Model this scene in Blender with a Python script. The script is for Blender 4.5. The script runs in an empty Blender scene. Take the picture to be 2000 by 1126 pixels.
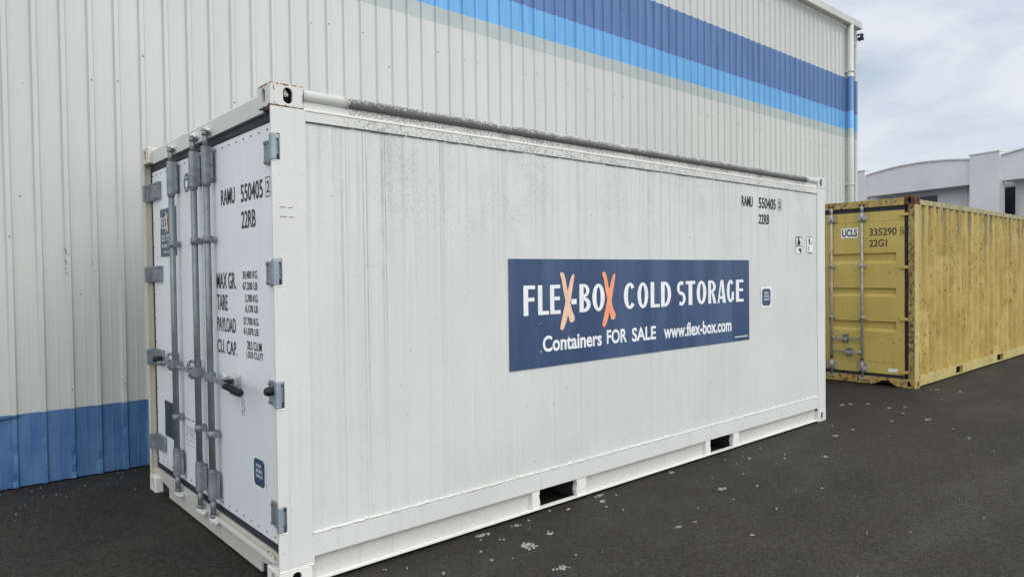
import bpy, bmesh, math, random
from mathutils import Vector, Matrix, noise as mnoise
random.seed(7)
R = math.radians
scene = bpy.context.scene
COL = scene.collection

# ---------------------------------------------------------------- camera
cam_data = bpy.data.cameras.new("camera")
cam = bpy.data.objects.new("camera", cam_data)
COL.objects.link(cam)
scene.camera = cam
YAW, PITCH, ROLL = 0.8516, -0.0211, -0.0129
cf = Vector((math.cos(PITCH) * math.cos(YAW), math.cos(PITCH) * math.sin(YAW), math.sin(PITCH)))
cr = cf.cross(Vector((0, 0, 1))).normalized()
cu = cr.cross(cf)
c_, s_ = math.cos(ROLL), math.sin(ROLL)
right, up = c_ * cr + s_ * cu, -s_ * cr + c_ * cu
m3 = Matrix((right, up, -cf)).transposed()
cam.matrix_world = Matrix.Translation((-1.4112, -3.4246, 1.6153)) @ m3.to_4x4()
cam_data.sensor_width = 36.0
cam_data.lens = 36.0 * 1365.65 / 2000.0
cam_data.clip_start = 0.05
cam_data.clip_end = 2000.0

# ---------------------------------------------------------------- world and light
SUN_DIR = Vector((0.34, -0.62, 0.75)).normalized()      # towards the sun
elev = math.asin(SUN_DIR.z)
azim = math.atan2(SUN_DIR.x, SUN_DIR.y)
world = bpy.data.worlds.new("World")
scene.world = world
world.use_nodes = True
wt = world.node_tree
wt.nodes.clear()
wout = wt.nodes.new("ShaderNodeOutputWorld")
sky = wt.nodes.new("ShaderNodeTexSky")
sky.sky_type = 'NISHITA'
sky.sun_disc = False
sky.sun_elevation = elev
sky.sun_rotation = azim
sky.air_density = 1.0
sky.dust_density = 2.0
bg_sky = wt.nodes.new("ShaderNodeBackground")
bg_sky.inputs[1].default_value = 0.10
wt.links.new(sky.outputs[0], bg_sky.inputs[0])
# overcast cloud deck: brighter overhead than at the horizon, broken by soft noise
tc = wt.nodes.new("ShaderNodeTexCoord")
sep = wt.nodes.new("ShaderNodeSeparateXYZ")
wt.links.new(tc.outputs['Generated'], sep.inputs[0])
mp = wt.nodes.new("ShaderNodeMapping")
mp.inputs['Scale'].default_value = (1.0, 1.0, 2.6)
mp.inputs['Location'].default_value = (3.1, 0.4, 0.35)
wt.links.new(tc.outputs['Generated'], mp.inputs[0])
nz = wt.nodes.new("ShaderNodeTexNoise")
nz.inputs['Scale'].default_value = 4.2
nz.inputs['Detail'].default_value = 5.0
nz.inputs['Roughness'].default_value = 0.54
nz.inputs['Distortion'].default_value = 0.35
wt.links.new(mp.outputs[0], nz.inputs['Vector'])
cr_ = wt.nodes.new("ShaderNodeValToRGB")
cr_.color_ramp.elements[0].position = 0.33
cr_.color_ramp.elements[0].color = (0.46, 0.56, 0.69, 1)
cr_.color_ramp.elements[1].position = 0.62
cr_.color_ramp.elements[1].color = (0.83, 0.88, 0.945, 1)
wt.links.new(nz.outputs[0], cr_.inputs[0])
# glow added to the deck behind the camera, brightens walls and doors
dotn = wt.nodes.new("ShaderNodeVectorMath")
dotn.operation = 'DOT_PRODUCT'
dotn.inputs[1].default_value = Vector((-0.54, -0.70, 0.44)).normalized()
wt.links.new(tc.outputs['Generated'], dotn.inputs[0])
mr = wt.nodes.new("ShaderNodeMapRange")
mr.interpolation_type = 'SMOOTHSTEP'
mr.inputs['From Min'].default_value = -0.25
mr.inputs['From Max'].default_value = 1.0
mr.inputs['To Min'].default_value = 1.0
mr.inputs['To Max'].default_value = 2.35
wt.links.new(dotn.outputs['Value'], mr.inputs['Value'])
warm = wt.nodes.new("ShaderNodeMapRange")
warm.inputs['From Min'].default_value = -0.1
warm.inputs['From Max'].default_value = 0.7
wt.links.new(dotn.outputs['Value'], warm.inputs['Value'])
wm = wt.nodes.new("ShaderNodeMix")
wm.data_type = 'RGBA'
wm.inputs[7].default_value = (0.80, 0.80, 0.785, 1)
wt.links.new(warm.outputs[0], wm.inputs[0])
hz = wt.nodes.new("ShaderNodeMapRange")
hz.interpolation_type = 'SMOOTHSTEP'
hz.inputs['From Min'].default_value = 0.30
hz.inputs['From Max'].default_value = 0.12
hz.inputs['To Max'].default_value = 0.45
wt.links.new(sep.outputs['Z'], hz.inputs['Value'])
hm = wt.nodes.new("ShaderNodeMix")
hm.data_type = 'RGBA'
hm.inputs[7].default_value = (0.85, 0.89, 0.95, 1)
wt.links.new(hz.outputs[0], hm.inputs[0])
wt.links.new(cr_.outputs[0], hm.inputs[6])
wt.links.new(hm.outputs[2], wm.inputs[6])
bg_cl = wt.nodes.new("ShaderNodeBackground")
wt.links.new(wm.outputs[2], bg_cl.inputs[0])
wt.links.new(mr.outputs[0], bg_cl.inputs[1])
mx = wt.nodes.new("ShaderNodeMixShader")
mx.inputs[0].default_value = 0.88
wt.links.new(bg_sky.outputs[0], mx.inputs[1])
wt.links.new(bg_cl.outputs[0], mx.inputs[2])
wt.links.new(mx.outputs[0], wout.inputs[0])

sun_data = bpy.data.lights.new("sun", 'SUN')
sun_data.energy = 1.2
sun_data.angle = R(30)
sun_data.color = (1.0, 0.965, 0.90)
sun = bpy.data.objects.new("sun", sun_data)
COL.objects.link(sun)
sun.rotation_euler = (-SUN_DIR).to_track_quat('-Z', 'Y').to_euler()

scene.view_settings.view_transform = 'Standard'
scene.view_settings.look = 'None'
scene.view_settings.exposure = 0.0
scene.view_settings.gamma = 1.0

# ---------------------------------------------------------------- materials
class NT:
    def __init__(self, name):
        self.m = bpy.data.materials.new(name)
        self.m.use_nodes = True
        self.t = self.m.node_tree
        self.b = next(n for n in self.t.nodes if n.type == 'BSDF_PRINCIPLED')
        tcn = self.t.nodes.new("ShaderNodeTexCoord")
        self.co = tcn.outputs['Object']
        s = self.t.nodes.new("ShaderNodeSeparateXYZ")
        self.t.links.new(self.co, s.inputs[0])
        self.x, self.y, self.z = s.outputs
    def set(self, sock, v):
        if hasattr(v, 'links'):
            self.t.links.new(v, sock)
        else:
            sock.default_value = v
    def noise(self, scale, detail=3, rough=0.55, stretch=(1, 1, 1), off=(0, 0, 0)):
        mp = self.t.nodes.new("ShaderNodeMapping")
        mp.inputs['Scale'].default_value = stretch
        mp.inputs['Location'].default_value = off
        self.t.links.new(self.co, mp.inputs[0])
        n = self.t.nodes.new("ShaderNodeTexNoise")
        n.inputs['Scale'].default_value = scale
        n.inputs['Detail'].default_value = detail
        n.inputs['Roughness'].default_value = rough
        self.t.links.new(mp.outputs[0], n.inputs['Vector'])
        return n.outputs[0]
    def voro(self, scale, stretch=(1, 1, 1)):
        mp = self.t.nodes.new("ShaderNodeMapping")
        mp.inputs['Scale'].default_value = stretch
        self.t.links.new(self.co, mp.inputs[0])
        n = self.t.nodes.new("ShaderNodeTexVoronoi")
        n.inputs['Scale'].default_value = scale
        self.t.links.new(mp.outputs[0], n.inputs['Vector'])
        return n.outputs['Distance'], n.outputs['Color']
    def rng(self, v, a, b, c=0.0, d=1.0, smooth=True):
        n = self.t.nodes.new("ShaderNodeMapRange")
        n.interpolation_type = 'SMOOTHSTEP' if smooth else 'LINEAR'
        self.set(n.inputs['Value'], v)
        for k, q in zip(('From Min', 'From Max', 'To Min', 'To Max'), (a, b, c, d)):
            n.inputs[k].default_value = q
        return n.outputs[0]
    def math(self, op, a, b=0.0, c=None):
        n = self.t.nodes.new("ShaderNodeMath")
        n.operation = op
        self.set(n.inputs[0], a)
        self.set(n.inputs[1], b)
        if c is not None:
            self.set(n.inputs[2], c)
        return n.outputs[0]
    def mul(self, *a):
        o = a[0]
        for k in a[1:]:
            o = self.math('MULTIPLY', o, k)
        return o
    def add(self, *a):
        o = a[0]
        for k in a[1:]:
            o = self.math('ADD', o, k)
        return o
    def clamp(self, v):
        n = self.t.nodes.new("ShaderNodeClamp")
        self.set(n.inputs[0], v)
        return n.outputs[0]
    def mix(self, f, a, b):
        n = self.t.nodes.new("ShaderNodeMix")
        n.data_type = 'RGBA'
        self.set(n.inputs[0], f)
        for s, v in ((n.inputs[6], a), (n.inputs[7], b)):
            if isinstance(v, tuple):
                v = v + (1,) if len(v) == 3 else v
            self.set(s, v)
        return n.outputs[2]
    def bump(self, h, dist=0.002, strength=1.0):
        n = self.t.nodes.new("ShaderNodeBump")
        n.inputs['Distance'].default_value = dist
        n.inputs['Strength'].default_value = strength
        self.t.links.new(h, n.inputs['Height'])
        self.t.links.new(n.outputs[0], self.b.inputs['Normal'])
    def done(self, col, rough=0.5, metal=0.0, spec=0.5):
        if isinstance(col, tuple):
            col = col + (1,)
        self.set(self.b.inputs['Base Color'], col)
        self.set(self.b.inputs['Roughness'], rough)
        self.set(self.b.inputs['Metallic'], metal)
        self.b.inputs['Specular IOR Level'].default_value = spec
        return self.m

def plain(name, col, rough=0.6, metal=0.0, var=0.15, scale=12.0, spec=0.4):
    t = NT(name)
    n = t.noise(scale, 4)
    d = tuple(c * (1 - var) for c in col)
    l = tuple(min(1, c * (1 + var)) for c in col)
    c = t.mix(t.rng(n, 0.3, 0.7), d, l)
    n2 = t.noise(scale * 14, 2)
    c = t.mix(t.rng(n2, 0.62, 0.75, 0, 0.35), c, tuple(q * 0.6 for q in col))
    t.bump(n, 0.001, 0.3)
    return t.done(c, rough, metal, spec)

WHITE = (0.655, 0.675, 0.67)
RUST = (0.20, 0.075, 0.025)

def white_paint(name, base=WHITE, rust=0.0, grime=0.25, rough=0.45):
    t = NT(name)
    n = t.noise(1.3, 5, 0.6)
    c = t.mix(t.rng(n, 0.35, 0.7), base, tuple(q * 0.93 for q in base))
    st = t.noise(1.0, 4, 0.6, (26, 26, 0.7))
    c = t.mix(t.mul(t.rng(st, 0.52, 0.78), grime), c, (0.38, 0.37, 0.34))
    sp = t.noise(60, 2, 0.5)
    c = t.mix(t.mul(t.rng(sp, 0.68, 0.74), grime * 1.6), c, (0.2, 0.19, 0.17))
    if rust > 0:
        r1 = t.noise(22, 5, 0.68)
        c = t.mix(t.rng(r1, 0.72 - rust * 0.16, 0.82 - rust * 0.16, 0, 0.55), c, (0.45, 0.30, 0.17))
        c = t.mix(t.rng(r1, 0.78 - rust * 0.18, 0.82 - rust * 0.18, 0, 0.95), c, RUST)
    t.bump(t.noise(3.0, 3), 0.004, 0.35)
    return t.done(c, rough)

MAT = {}
MAT['white'] = white_paint("white_paint")
MAT['casting'] = white_paint("casting_paint", rust=1.0, grime=0.4)
# rust gathers on the upper edges of the near casting
t = NT("casting_top_paint")
c = t.mix(t.rng(t.noise(1.3, 4), 0.35, 0.7), WHITE, tuple(q * .92 for q in WHITE))
edge = t.rng(t.z, 2.566, 2.592)
edge = t.math('MAXIMUM', edge, t.rng(t.x, 0.160, 0.180, 0, 0.9))
edge = t.math('MAXIMUM', edge, t.mul(t.rng(t.math('ABSOLUTE', t.math('SUBTRACT', t.x, 0.02)), 0.012, 0.0), 0.75))
edge = t.math('MAXIMUM', edge, t.rng(t.z, 2.487, 2.473, 0, 0.85))
rn = t.noise(34, 5, 0.7, (1, 1, 0.6))
amt = t.add(t.mul(edge, 0.30), rn)
c = t.mix(t.rng(amt, 0.60, 0.74, 0, 0.6), c, (0.50, 0.34, 0.19))
c = t.mix(t.rng(amt, 0.68, 0.75), c, (0.17, 0.065, 0.03))
t.bump(rn, 0.002, 0.4)
MAT['casting_top'] = t.done(c, 0.55)
MAT['cream'] = white_paint("cream_primer", (0.60, 0.58, 0.50), rust=0.35, grime=0.5)
MAT['rusty_cream'] = white_paint("rusty_cream_primer", (0.56, 0.53, 0.44), rust=0.8, grime=0.9)
MAT['sill'] = white_paint("sill_paint", (0.57, 0.575, 0.55), rust=0.2, grime=0.55)
MAT['weld'] = white_paint("weld_paint", (0.79, 0.79, 0.765), rust=0.15, grime=0.3)
MAT['door_white'] = white_paint("door_paint", (0.79, 0.84, 0.88), grime=0.13, rough=0.35)
MAT['galv'] = plain("galvanised_steel", (0.235, 0.27, 0.295), 0.5, 0.35, 0.20, 16)
MAT['galv_rod'] = plain("galvanised_rod", (0.215, 0.25, 0.275), 0.42, 0.45, 0.13, 10)
MAT['galv_pale'] = plain("galvanised_hinge_block", (0.29, 0.36, 0.43), 0.45, 0.3, 0.12, 14)
MAT['steel_white'] = plain("cam_steel", (0.62, 0.63, 0.62), 0.5, 0.1, 0.3, 55)
MAT['gasket'] = plain("door_gasket_rubber", (0.022, 0.026, 0.036), 0.6, 0, 0.25, 6)
MAT['rubber'] = plain("black_rubber", (0.012, 0.013, 0.016), 0.5, 0, 0.2, 30)
MAT['dark'] = plain("void_shade", (0.022, 0.022, 0.028), 0.9, 0, 0.3, 8)  # near-black stands in for the shade inside pockets and holes
MAT['shade_line'] = plain("rail_shadow_dark", (0.07, 0.072, 0.07), 0.8, 0, 0.4, 30)  # dark colour for the shadow line below the top rail
MAT['scuff'] = plain("brown_scuff", (0.16, 0.14, 0.10), 0.8, 0, 0.4, 60)
MAT['black'] = plain("black_lettering", (0.03, 0.032, 0.038), 0.5, 0, 0.35, 25)
MAT['white_vinyl'] = plain("white_vinyl", (0.80, 0.83, 0.87), 0.45, 0, 0.05, 14)
MAT['peach'] = plain("peach_vinyl", (0.82, 0.56, 0.42), 0.45, 0, 0.06, 14)
MAT['orange'] = plain("orange_vinyl", (0.88, 0.36, 0.20), 0.45, 0, 0.08, 14)
MAT['grey_print'] = plain("grey_print", (0.2, 0.22, 0.27), 0.6, 0, 0.2, 40)
MAT['lilac_print'] = plain("blue_print", (0.10, 0.13, 0.25), 0.6, 0, 0.2, 40)
MAT['teal_print'] = plain("teal_print", (0.25, 0.47, 0.55), 0.6, 0, 0.2, 40)
MAT['plate'] = plain("grey_plate", (0.055, 0.075, 0.085), 0.45, 0.3, 0.3, 10)

# vinyl of the big banner: faded in upright bands, faint scuffs
t = NT("navy_vinyl")
n = t.noise(1.0, 4, 0.6, (3.2, 1, 0.5))
c = t.mix(t.rng(n, 0.35, 0.68), (0.032, 0.066, 0.148), (0.058, 0.104, 0.200))
band = t.math('MAXIMUM', t.rng(t.math('ABSOLUTE', t.math('SUBTRACT', t.x, 2.59)), 0.09, 0.02),
              t.rng(t.math('ABSOLUTE', t.math('SUBTRACT', t.x, 3.60)), 0.10, 0.03))
c = t.mix(t.mul(band, t.rng(t.noise(2, 2, 0.5, (1, 1, 0.6)), 0.35, 0.6, 0.2, 0.7)), c, (0.030, 0.055, 0.125))
sc = t.noise(1.0, 3, 0.6, (2.2, 1, 55))
c = t.mix(t.rng(sc, 0.60, 0.72, 0, 0.45), c, (0.028, 0.052, 0.12))
seam = t.math('PINGPONG', t.math('SUBTRACT', t.x, 1.848), 0.2)
c = t.mix(t.mul(t.rng(seam, 0.010, 0.0), 0.6), c, (0.025, 0.045, 0.10))
chip = t.mul(t.rng(seam, 0.005, 0.003), t.rng(t.noise(30, 3), 0.60, 0.64), t.rng(t.x, 2.5, 2.3))
c = t.mix(chip, c, (0.7, 0.72, 0.74))
t.bump(t.noise(2.0, 2), 0.004, 0.3)
MAT['navy'] = t.done(c, 0.4)
MAT['navy_small'] = plain("navy_sticker", (0.045, 0.085, 0.17), 0.4, 0, 0.15, 20)

# the long side: streaks under the rail, black mould specks, seams every 0.4 m
t = NT("side_panel_paint")
base = (0.635, 0.665, 0.665)
big = t.noise(0.8, 4, 0.55)
c = t.mix(t.rng(big, 0.35, 0.68), base, (0.59, 0.62, 0.615))
topf = t.rng(t.z, 1.35, 2.42, 0.25, 1.0)
nearf = t.rng(t.x, 0.2, 5.0, 1.0, 0.85)
st = t.noise(1.0, 5, 0.62, (24, 1, 0.42))
c = t.mix(t.mul(t.rng(st, 0.45, 0.70), topf, nearf, 0.36), c, (0.30, 0.32, 0.31))
st2 = t.noise(1.0, 3, 0.55, (95, 1, 0.55), (5, 0, 2))
c = t.mix(t.mul(t.rng(st2, 0.55, 0.72), topf, 0.26), c, (0.30, 0.31, 0.30))
lg = t.noise(1.0, 3, 0.5, (60, 1, 0.8), (1, 0, 7))
c = t.mix(t.mul(t.rng(lg, 0.60, 0.72), 0.30), c, (0.78, 0.80, 0.80))
cl = t.noise(2.1, 4, 0.6, (1, 1, 0.8), (9, 0, 3))
sp = t.noise(130, 4, 0.75)
gain = t.add(sp, t.mul(t.rng(cl, 0.36, 0.66), topf, 0.13))
c = t.mix(t.rng(gain, 0.58, 0.78, 0, 0.48), c, (0.16, 0.18, 0.17))
blot = t.mul(t.rng(t.noise(5.0, 5, 0.7, (1, 1, .7), (2, 0, 5)), 0.48, 0.68), topf, 0.20)
c = t.mix(blot, c, (0.36, 0.38, 0.36))
cs = t.noise(26, 3, 0.5, (1, 1, 1), (3, 1, 1))
c = t.mix(t.rng(cs, 0.735, 0.76, 0, 0.55), c, (0.14, 0.14, 0.13))
for x0, w, a, zf in ((0.389, .014, .30, .7), (0.415, .005, .28, 1.0), (0.518, .006, .5, .3), (0.540, .005, .62, .1),
                     (0.640, .014, .36, .8), (0.659, .005, .6, .3), (1.036, .009, .34, 1.1), (1.06, .03, .16, 1.2),
                     (1.55, .02, .14, 1.5), (2.248, .005, .24, 1.6), (2.649, .005, .2, 1.7), (3.05, .05, .16, 1.7),
                     (3.445, .005, .34, 1.7), (3.20, .03, .16, 1.8), (4.243, .005, .2, 1.9), (4.9, .012, .14, 1.4)):
    d = t.rng(t.math('ABSOLUTE', t.math('SUBTRACT', t.x, x0)), w, 0.0)
    nn = t.rng(t.noise(3.0, 4, 0.7, (0.3, 1, 1.6), (x0 * 9, 0, 0)), 0.30, 0.62, 0.25, 1.0)
    c = t.mix(t.mul(d, nn, t.rng(t.z, zf - 0.25, 2.42, 0.2, 1.0), min(.8, a * 1.3)), c, (0.14, 0.15, 0.15))
seam = t.math('PINGPONG', t.math('SUBTRACT', t.x, 1.848), 0.2)
c = t.mix(t.mul(t.rng(seam, 0.004, 0.0), 0.12), c, (0.3, 0.31, 0.3))
sx = t.noise(1.0, 3, 0.6, (0.9, 1, 14), (4, 0, 2))
c = t.mix(t.mul(t.rng(sx, 0.66, 0.69), t.rng(t.noise(2.2, 3), 0.52, 0.62), 0.28), c, (0.45, 0.46, 0.45))
low = t.mul(t.rng(t.z, 0.75, 0.30, 0, 1), t.rng(t.noise(3, 4), 0.45, 0.7), 0.12)
c = t.mix(low, c, (0.42, 0.40, 0.36))
h = t.add(t.mul(t.noise(1.0, 2, 0.5, (1.8, 1, 0.9)), 1.0), t.mul(t.rng(seam, 0.02, 0.0), 0.04))
t.bump(h, 0.02, 0.25)
MAT['side'] = t.done(c, 0.42)

def mould(name, zlo, zhi, amt, base=(0.66, 0.68, 0.67), lower=0.5):
    t = NT(name)
    c = t.mix(t.rng(t.noise(4, 3), 0.35, 0.65), base, tuple(q * 0.92 for q in base))
    xm = t.mul(t.rng(t.x, 0.37, 0.47), t.rng(t.x, 5.72, 5.60))
    xm = t.mul(xm, t.rng(t.noise(2.4, 3, 0.6), 0.30, 0.55, 0.85, 1.0))
    zf = t.rng(t.z, zlo, zhi, 1.0, 1.0 - lower, False)
    sp = t.noise(75, 5, 0.8)
    sp2 = t.noise(9, 4, 0.6)
    f = t.add(t.mul(xm, zf, amt), t.mul(t.math('SUBTRACT', sp, 0.5), 2.4), t.mul(t.math('SUBTRACT', sp2, 0.5), 0.6))
    c = t.mix(t.rng(f, 0.30, 0.92, 0, 0.88), c, (0.070, 0.072, 0.070))
    st = t.noise(1.0, 3, 0.6, (40, 1, 2.0))
    c = t.mix(t.mul(t.rng(st, 0.55, 0.72), xm, 0.5 * amt), c, (0.2, 0.2, 0.19))
    rj = t.mul(t.rng(t.math('ABSOLUTE', t.math('SUBTRACT', t.x, 0.425)), 0.03, 0.005), t.rng(t.z, zlo, zhi), t.rng(t.noise(30, 3), 0.45, 0.6))
    c = t.mix(rj, c, (0.5, 0.26, 0.08))
    t.bump(sp, 0.001, 0.3)
    return t.done(c, 0.7)
MAT['tube'] = mould("mouldy_tube_paint", 2.530, 2.586, 1.10, lower=0.50)
MAT['band_up'] = mould("upper_rail_paint", 2.52, 2.472, 0.66, lower=0.35)
MAT['band_low'] = mould("lower_rail_paint", 2.41, 2.475, 0.46, lower=0.1)

# warehouse cladding with its painted stripes
t = NT("cladding_paint")
def stripe(x0, z0, a):
    lim = t.add(t.mul(t.math('SUBTRACT', t.x, x0), a), z0)
    return t.math('GREATER_THAN', t.z, lim)
wcol = t.mix(t.rng(t.noise(1.0, 4, 0.55, (1.2, 1, 0.35)), 0.3, 0.7), (0.500, 0.520, 0.518), (0.535, 0.55, 0.545))
wcol = t.mix(t.rng(t.noise(1.0, 3, 0.5, (5, 1, 0.25)), 0.48, 0.75, 0, 0.22), wcol, (0.50, 0.52, 0.51))
wcol = t.mix(t.rng(t.noise(9, 2), 0.755, 0.785, 0, 0.7), wcol, (0.2, 0.18, 0.16))
bcol = t.mix(t.rng(t.noise(1.0, 4, 0.6, (7, 1, 2.2)), 0.32, 0.68), (0.046, 0.125, 0.30), (0.085, 0.19, 0.385))
bcol = t.mix(t.rng(t.noise(24, 5, 0.7), 0.70, 0.74), bcol, (0.25, 0.28, 0.3))
gcol = t.mix(t.rng(t.noise(3, 3), 0.3, 0.7), (0.36, 0.415, 0.42), (0.40, 0.455, 0.455))
lcol = t.mix(t.rng(t.noise(1.0, 3, 0.5, (10, 1, 1)), 0.3, 0.7), (0.095, 0.325, 0.64), (0.14, 0.385, 0.70))
ncol = t.mix(t.rng(t.noise(1.0, 3, 0.5, (10, 1, 1)), 0.3, 0.7), (0.062, 0.140, 0.335), (0.086, 0.18, 0.40))
c = t.mix(stripe(0, 0.577, 0), bcol, wcol)
c = t.mix(stripe(3.3, 4.483, -0.005), c, gcol)
c = t.mix(stripe(3.0, 4.668, -0.005), c, lcol)
c = t.mix(stripe(5.0, 5.008, -0.003), c, ncol)
c = t.mix(stripe(7.5, 5.712, 0.0), c, wcol)
t.bump(t.noise(1.0, 3, 0.5, (1.0, 1, 1.2)), 0.01, 0.25)
MAT['clad'] = t.done(c, 0.42)
MAT['gutter'] = plain("gutter_paint", (0.50, 0.51, 0.49), 0.5, 0, 0.08, 4)
MAT['screw'] = plain("screw_head", (0.10, 0.10, 0.11), 0.5, 0.4, 0.3, 30)
MAT['roof'] = plain("roof_sheet", (0.45, 0.46, 0.46), 0.5, 0.1, 0.1, 4)

# asphalt
t = NT("asphalt")
big = t.noise(0.55, 5, 0.6)
mid = t.noise(3.0, 5, 0.65)
c = t.mix(t.rng(big, 0.35, 0.65), (0.0150, 0.0140, 0.0128), (0.0300, 0.0268, 0.0220))
c = t.mix(t.rng(mid, 0.45, 0.75, 0, 0.55), c, (0.042, 0.037, 0.029))
coarse = t.noise(38, 4, 0.75)
c = t.mix(t.rng(coarse, 0.50, 0.72, 0, 0.55), c, (0.055, 0.050, 0.041))
c = t.mix(t.rng(coarse, 0.48, 0.30, 0, 0.5), c, (0.009, 0.0085, 0.008))
sw = t.noise(0.9, 3, 0.5, (0.35, 1.5, 1))
c = t.mix(t.rng(sw, 0.50, 0.68, 0, 0.45), c, (0.058, 0.055, 0.049))
fine = t.noise(150, 4, 0.75)
c = t.mix(t.rng(fine, 0.56, 0.72, 0, 0.8), c, (0.068, 0.062, 0.052))
c = t.mix(t.rng(fine, 0.44, 0.30, 0, 0.8), c, (0.006, 0.006, 0.006))
vd, vc = t.voro(115)
sepc = t.t.nodes.new("ShaderNodeSeparateColor")
t.t.links.new(vc, sepc.inputs[0])
pick = t.mul(t.math('GREATER_THAN', sepc.outputs[0], 0.955), t.rng(vd, 0.42, 0.25))
c = t.mix(t.mul(pick, 0.7), c, (0.15, 0.14, 0.12))
cd, cc = t.voro(62)
sc2 = t.t.nodes.new("ShaderNodeSeparateColor")
t.t.links.new(cc, sc2.inputs[0])
c = t.mix(t.mul(t.rng(sc2.outputs[0], 0.55, 1.0), t.rng(cd, 0.62, 0.25), 0.55), c, (0.085, 0.078, 0.064))
c = t.mix(t.mul(t.rng(sc2.outputs[0], 0.45, 0.0), 0.6), c, (0.007, 0.0065, 0.006))
# asphalt turns darker and bluer close to the white container
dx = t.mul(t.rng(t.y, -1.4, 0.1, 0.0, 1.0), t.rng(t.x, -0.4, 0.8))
apron_dark = t.mul(dx, t.rng(t.noise(1.1, 4, 0.6), 0.30, 0.62))
c = t.mix(t.mul(apron_dark, 0.42), c, (0.008, 0.0085, 0.010))
h = t.add(fine, t.mul(vd, -0.8))
t.bump(h, 0.004, 0.75)
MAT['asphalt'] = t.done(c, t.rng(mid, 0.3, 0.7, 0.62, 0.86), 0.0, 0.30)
MAT['lichen'] = plain("lichen", (0.30, 0.30, 0.245), 0.9, 0, 0.3, 60)

# yellow container
def yellow(name, c1, c2, rust=0.0, streak=0.5, scale=1.0, green=0.0):
    t = NT(name)
    c = t.mix(t.rng(t.noise(1.6, 5, 0.6), 0.32, 0.68), c1, c2)
    pan = t.noise(1.0, 5, 0.6, (2.6, 2.6, 0.8), (2, 0, 0))
    c = t.mix(t.mul(t.rng(pan, 0.44, 0.66), streak, 0.8), c, tuple(min(1, q * k) for q, k in zip(c2, (1.18, 1.20, 1.35))))
    ds = t.noise(1.0, 4, 0.65, (11, 11, 0.5), (0, 0, 5))
    c = t.mix(t.mul(t.rng(ds, 0.47, 0.60), t.rng(t.z, 1.35, 2.5, 0.0, 1.0, False), streak), c, (0.16, 0.155, 0.09))
    rs = t.noise(1.0, 4, 0.65, (12, 12, 1.6), (8, 3, 1))
    c = t.mix(t.rng(rs, 0.72 - 0.14 * rust, 0.80 - 0.14 * rust, 0, 0.6), c, (0.34, 0.20, 0.06))
    run = t.noise(1.0, 4, 0.7, (8.5, 8.5, 0.32), (3, 3, 11))
    c = t.mix(t.mul(t.rng(run, 0.57, 0.65), t.rng(t.noise(3, 3, 0.6, off=(1, 1, 4)), 0.42, 0.58), 0.75 * streak), c, (0.30, 0.155, 0.045))
    blt = t.noise(4.0, 5, 0.7, (1, 1, .5), (6, 1, 1))
    c = t.mix(t.rng(blt, 0.54, 0.74, 0, 0.32 * streak), c, (0.33, 0.21, 0.05))
    chalk = t.noise(9, 4, 0.7, (1, 1, .6), (1, 8, 1))
    c = t.mix(t.rng(chalk, 0.52, 0.72, 0, 0.38 * streak), c, (0.56, 0.49, 0.22))
    sp = t.noise(26, 6, 0.8, (1, 1, 0.7))
    spm = t.rng(t.noise(2.2, 3, 0.6, off=(7, 7, 7)), 0.35, 0.65, -0.03, 0.05)
    sp = t.add(sp, spm)
    c = t.mix(t.rng(sp, 0.685 - 0.17 * rust, 0.72 - 0.17 * rust), c, (0.13, 0.055, 0.025))
    if green:
        g = t.noise(11, 4, 0.7)
        c = t.mix(t.rng(g, 0.40, 0.56, 0, green), c, (0.20, 0.21, 0.14))
        c = t.mix(t.rng(g, 0.60, 0.66, 0, green), c, (0.07, 0.07, 0.05))
    t.bump(t.noise(2.5, 4, 0.6), 0.02, 0.25)
    return t.done(c, 0.6)
MAT['y_side'] = yellow("yellow_side_paint", (0.37, 0.265, 0.058), (0.43, 0.33, 0.092), 0.55, 1.0)
MAT['y_door'] = yellow("yellow_door_paint", (0.51, 0.385, 0.10), (0.56, 0.44, 0.122), 0.24, 0.22)
MAT['y_rust'] = yellow("rusted_yellow_paint", (0.42, 0.30, 0.09), (0.46, 0.35, 0.11), 0.85, 0.6)
MAT['y_rail'] = yellow("mouldy_yellow_paint", (0.46, 0.40, 0.17), (0.46, 0.40, 0.18), 0.35, 0.4, green=0.8)
MAT['y_post'] = yellow("yellow_post_paint", (0.44, 0.36, 0.13), (0.48, 0.41, 0.17), 0.50, 0.5)
MAT['rust_edge'] = yellow("rusted_post_edge", (0.36, 0.25, 0.09), (0.42, 0.32, 0.12), 1.05, 0.6)
t = NT("bare_rust")
c = t.mix(t.rng(t.noise(16, 5, 0.7), 0.38, 0.6), (0.06, 0.028, 0.02), (0.15, 0.065, 0.04))
c = t.mix(t.rng(t.noise(28, 4, 0.7, off=(4, 4, 4)), 0.60, 0.66), c, (0.40, 0.28, 0.10))
MAT['rust'] = t.done(c, 0.85)

# distant building
MAT['plaster'] = plain("grey_plaster", (0.68, 0.68, 0.71), 0.8, 0, 0.05, 0.7)
MAT['plaster_in'] = plain("recessed_plaster", (0.70, 0.71, 0.72), 0.8, 0, 0.05, 0.7)
MAT['coping'] = plain("coping_metal", (0.58, 0.59, 0.61), 0.5, 0.2, 0.1, 3)
MAT['win_frame'] = plain("window_frame_paint", (0.68, 0.70, 0.74), 0.5, 0, 0.05, 5)
t = NT("dark_glass")
MAT['glass'] = t.done((0.018, 0.024, 0.035), 0.12, 0.0, 0.5)

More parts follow.
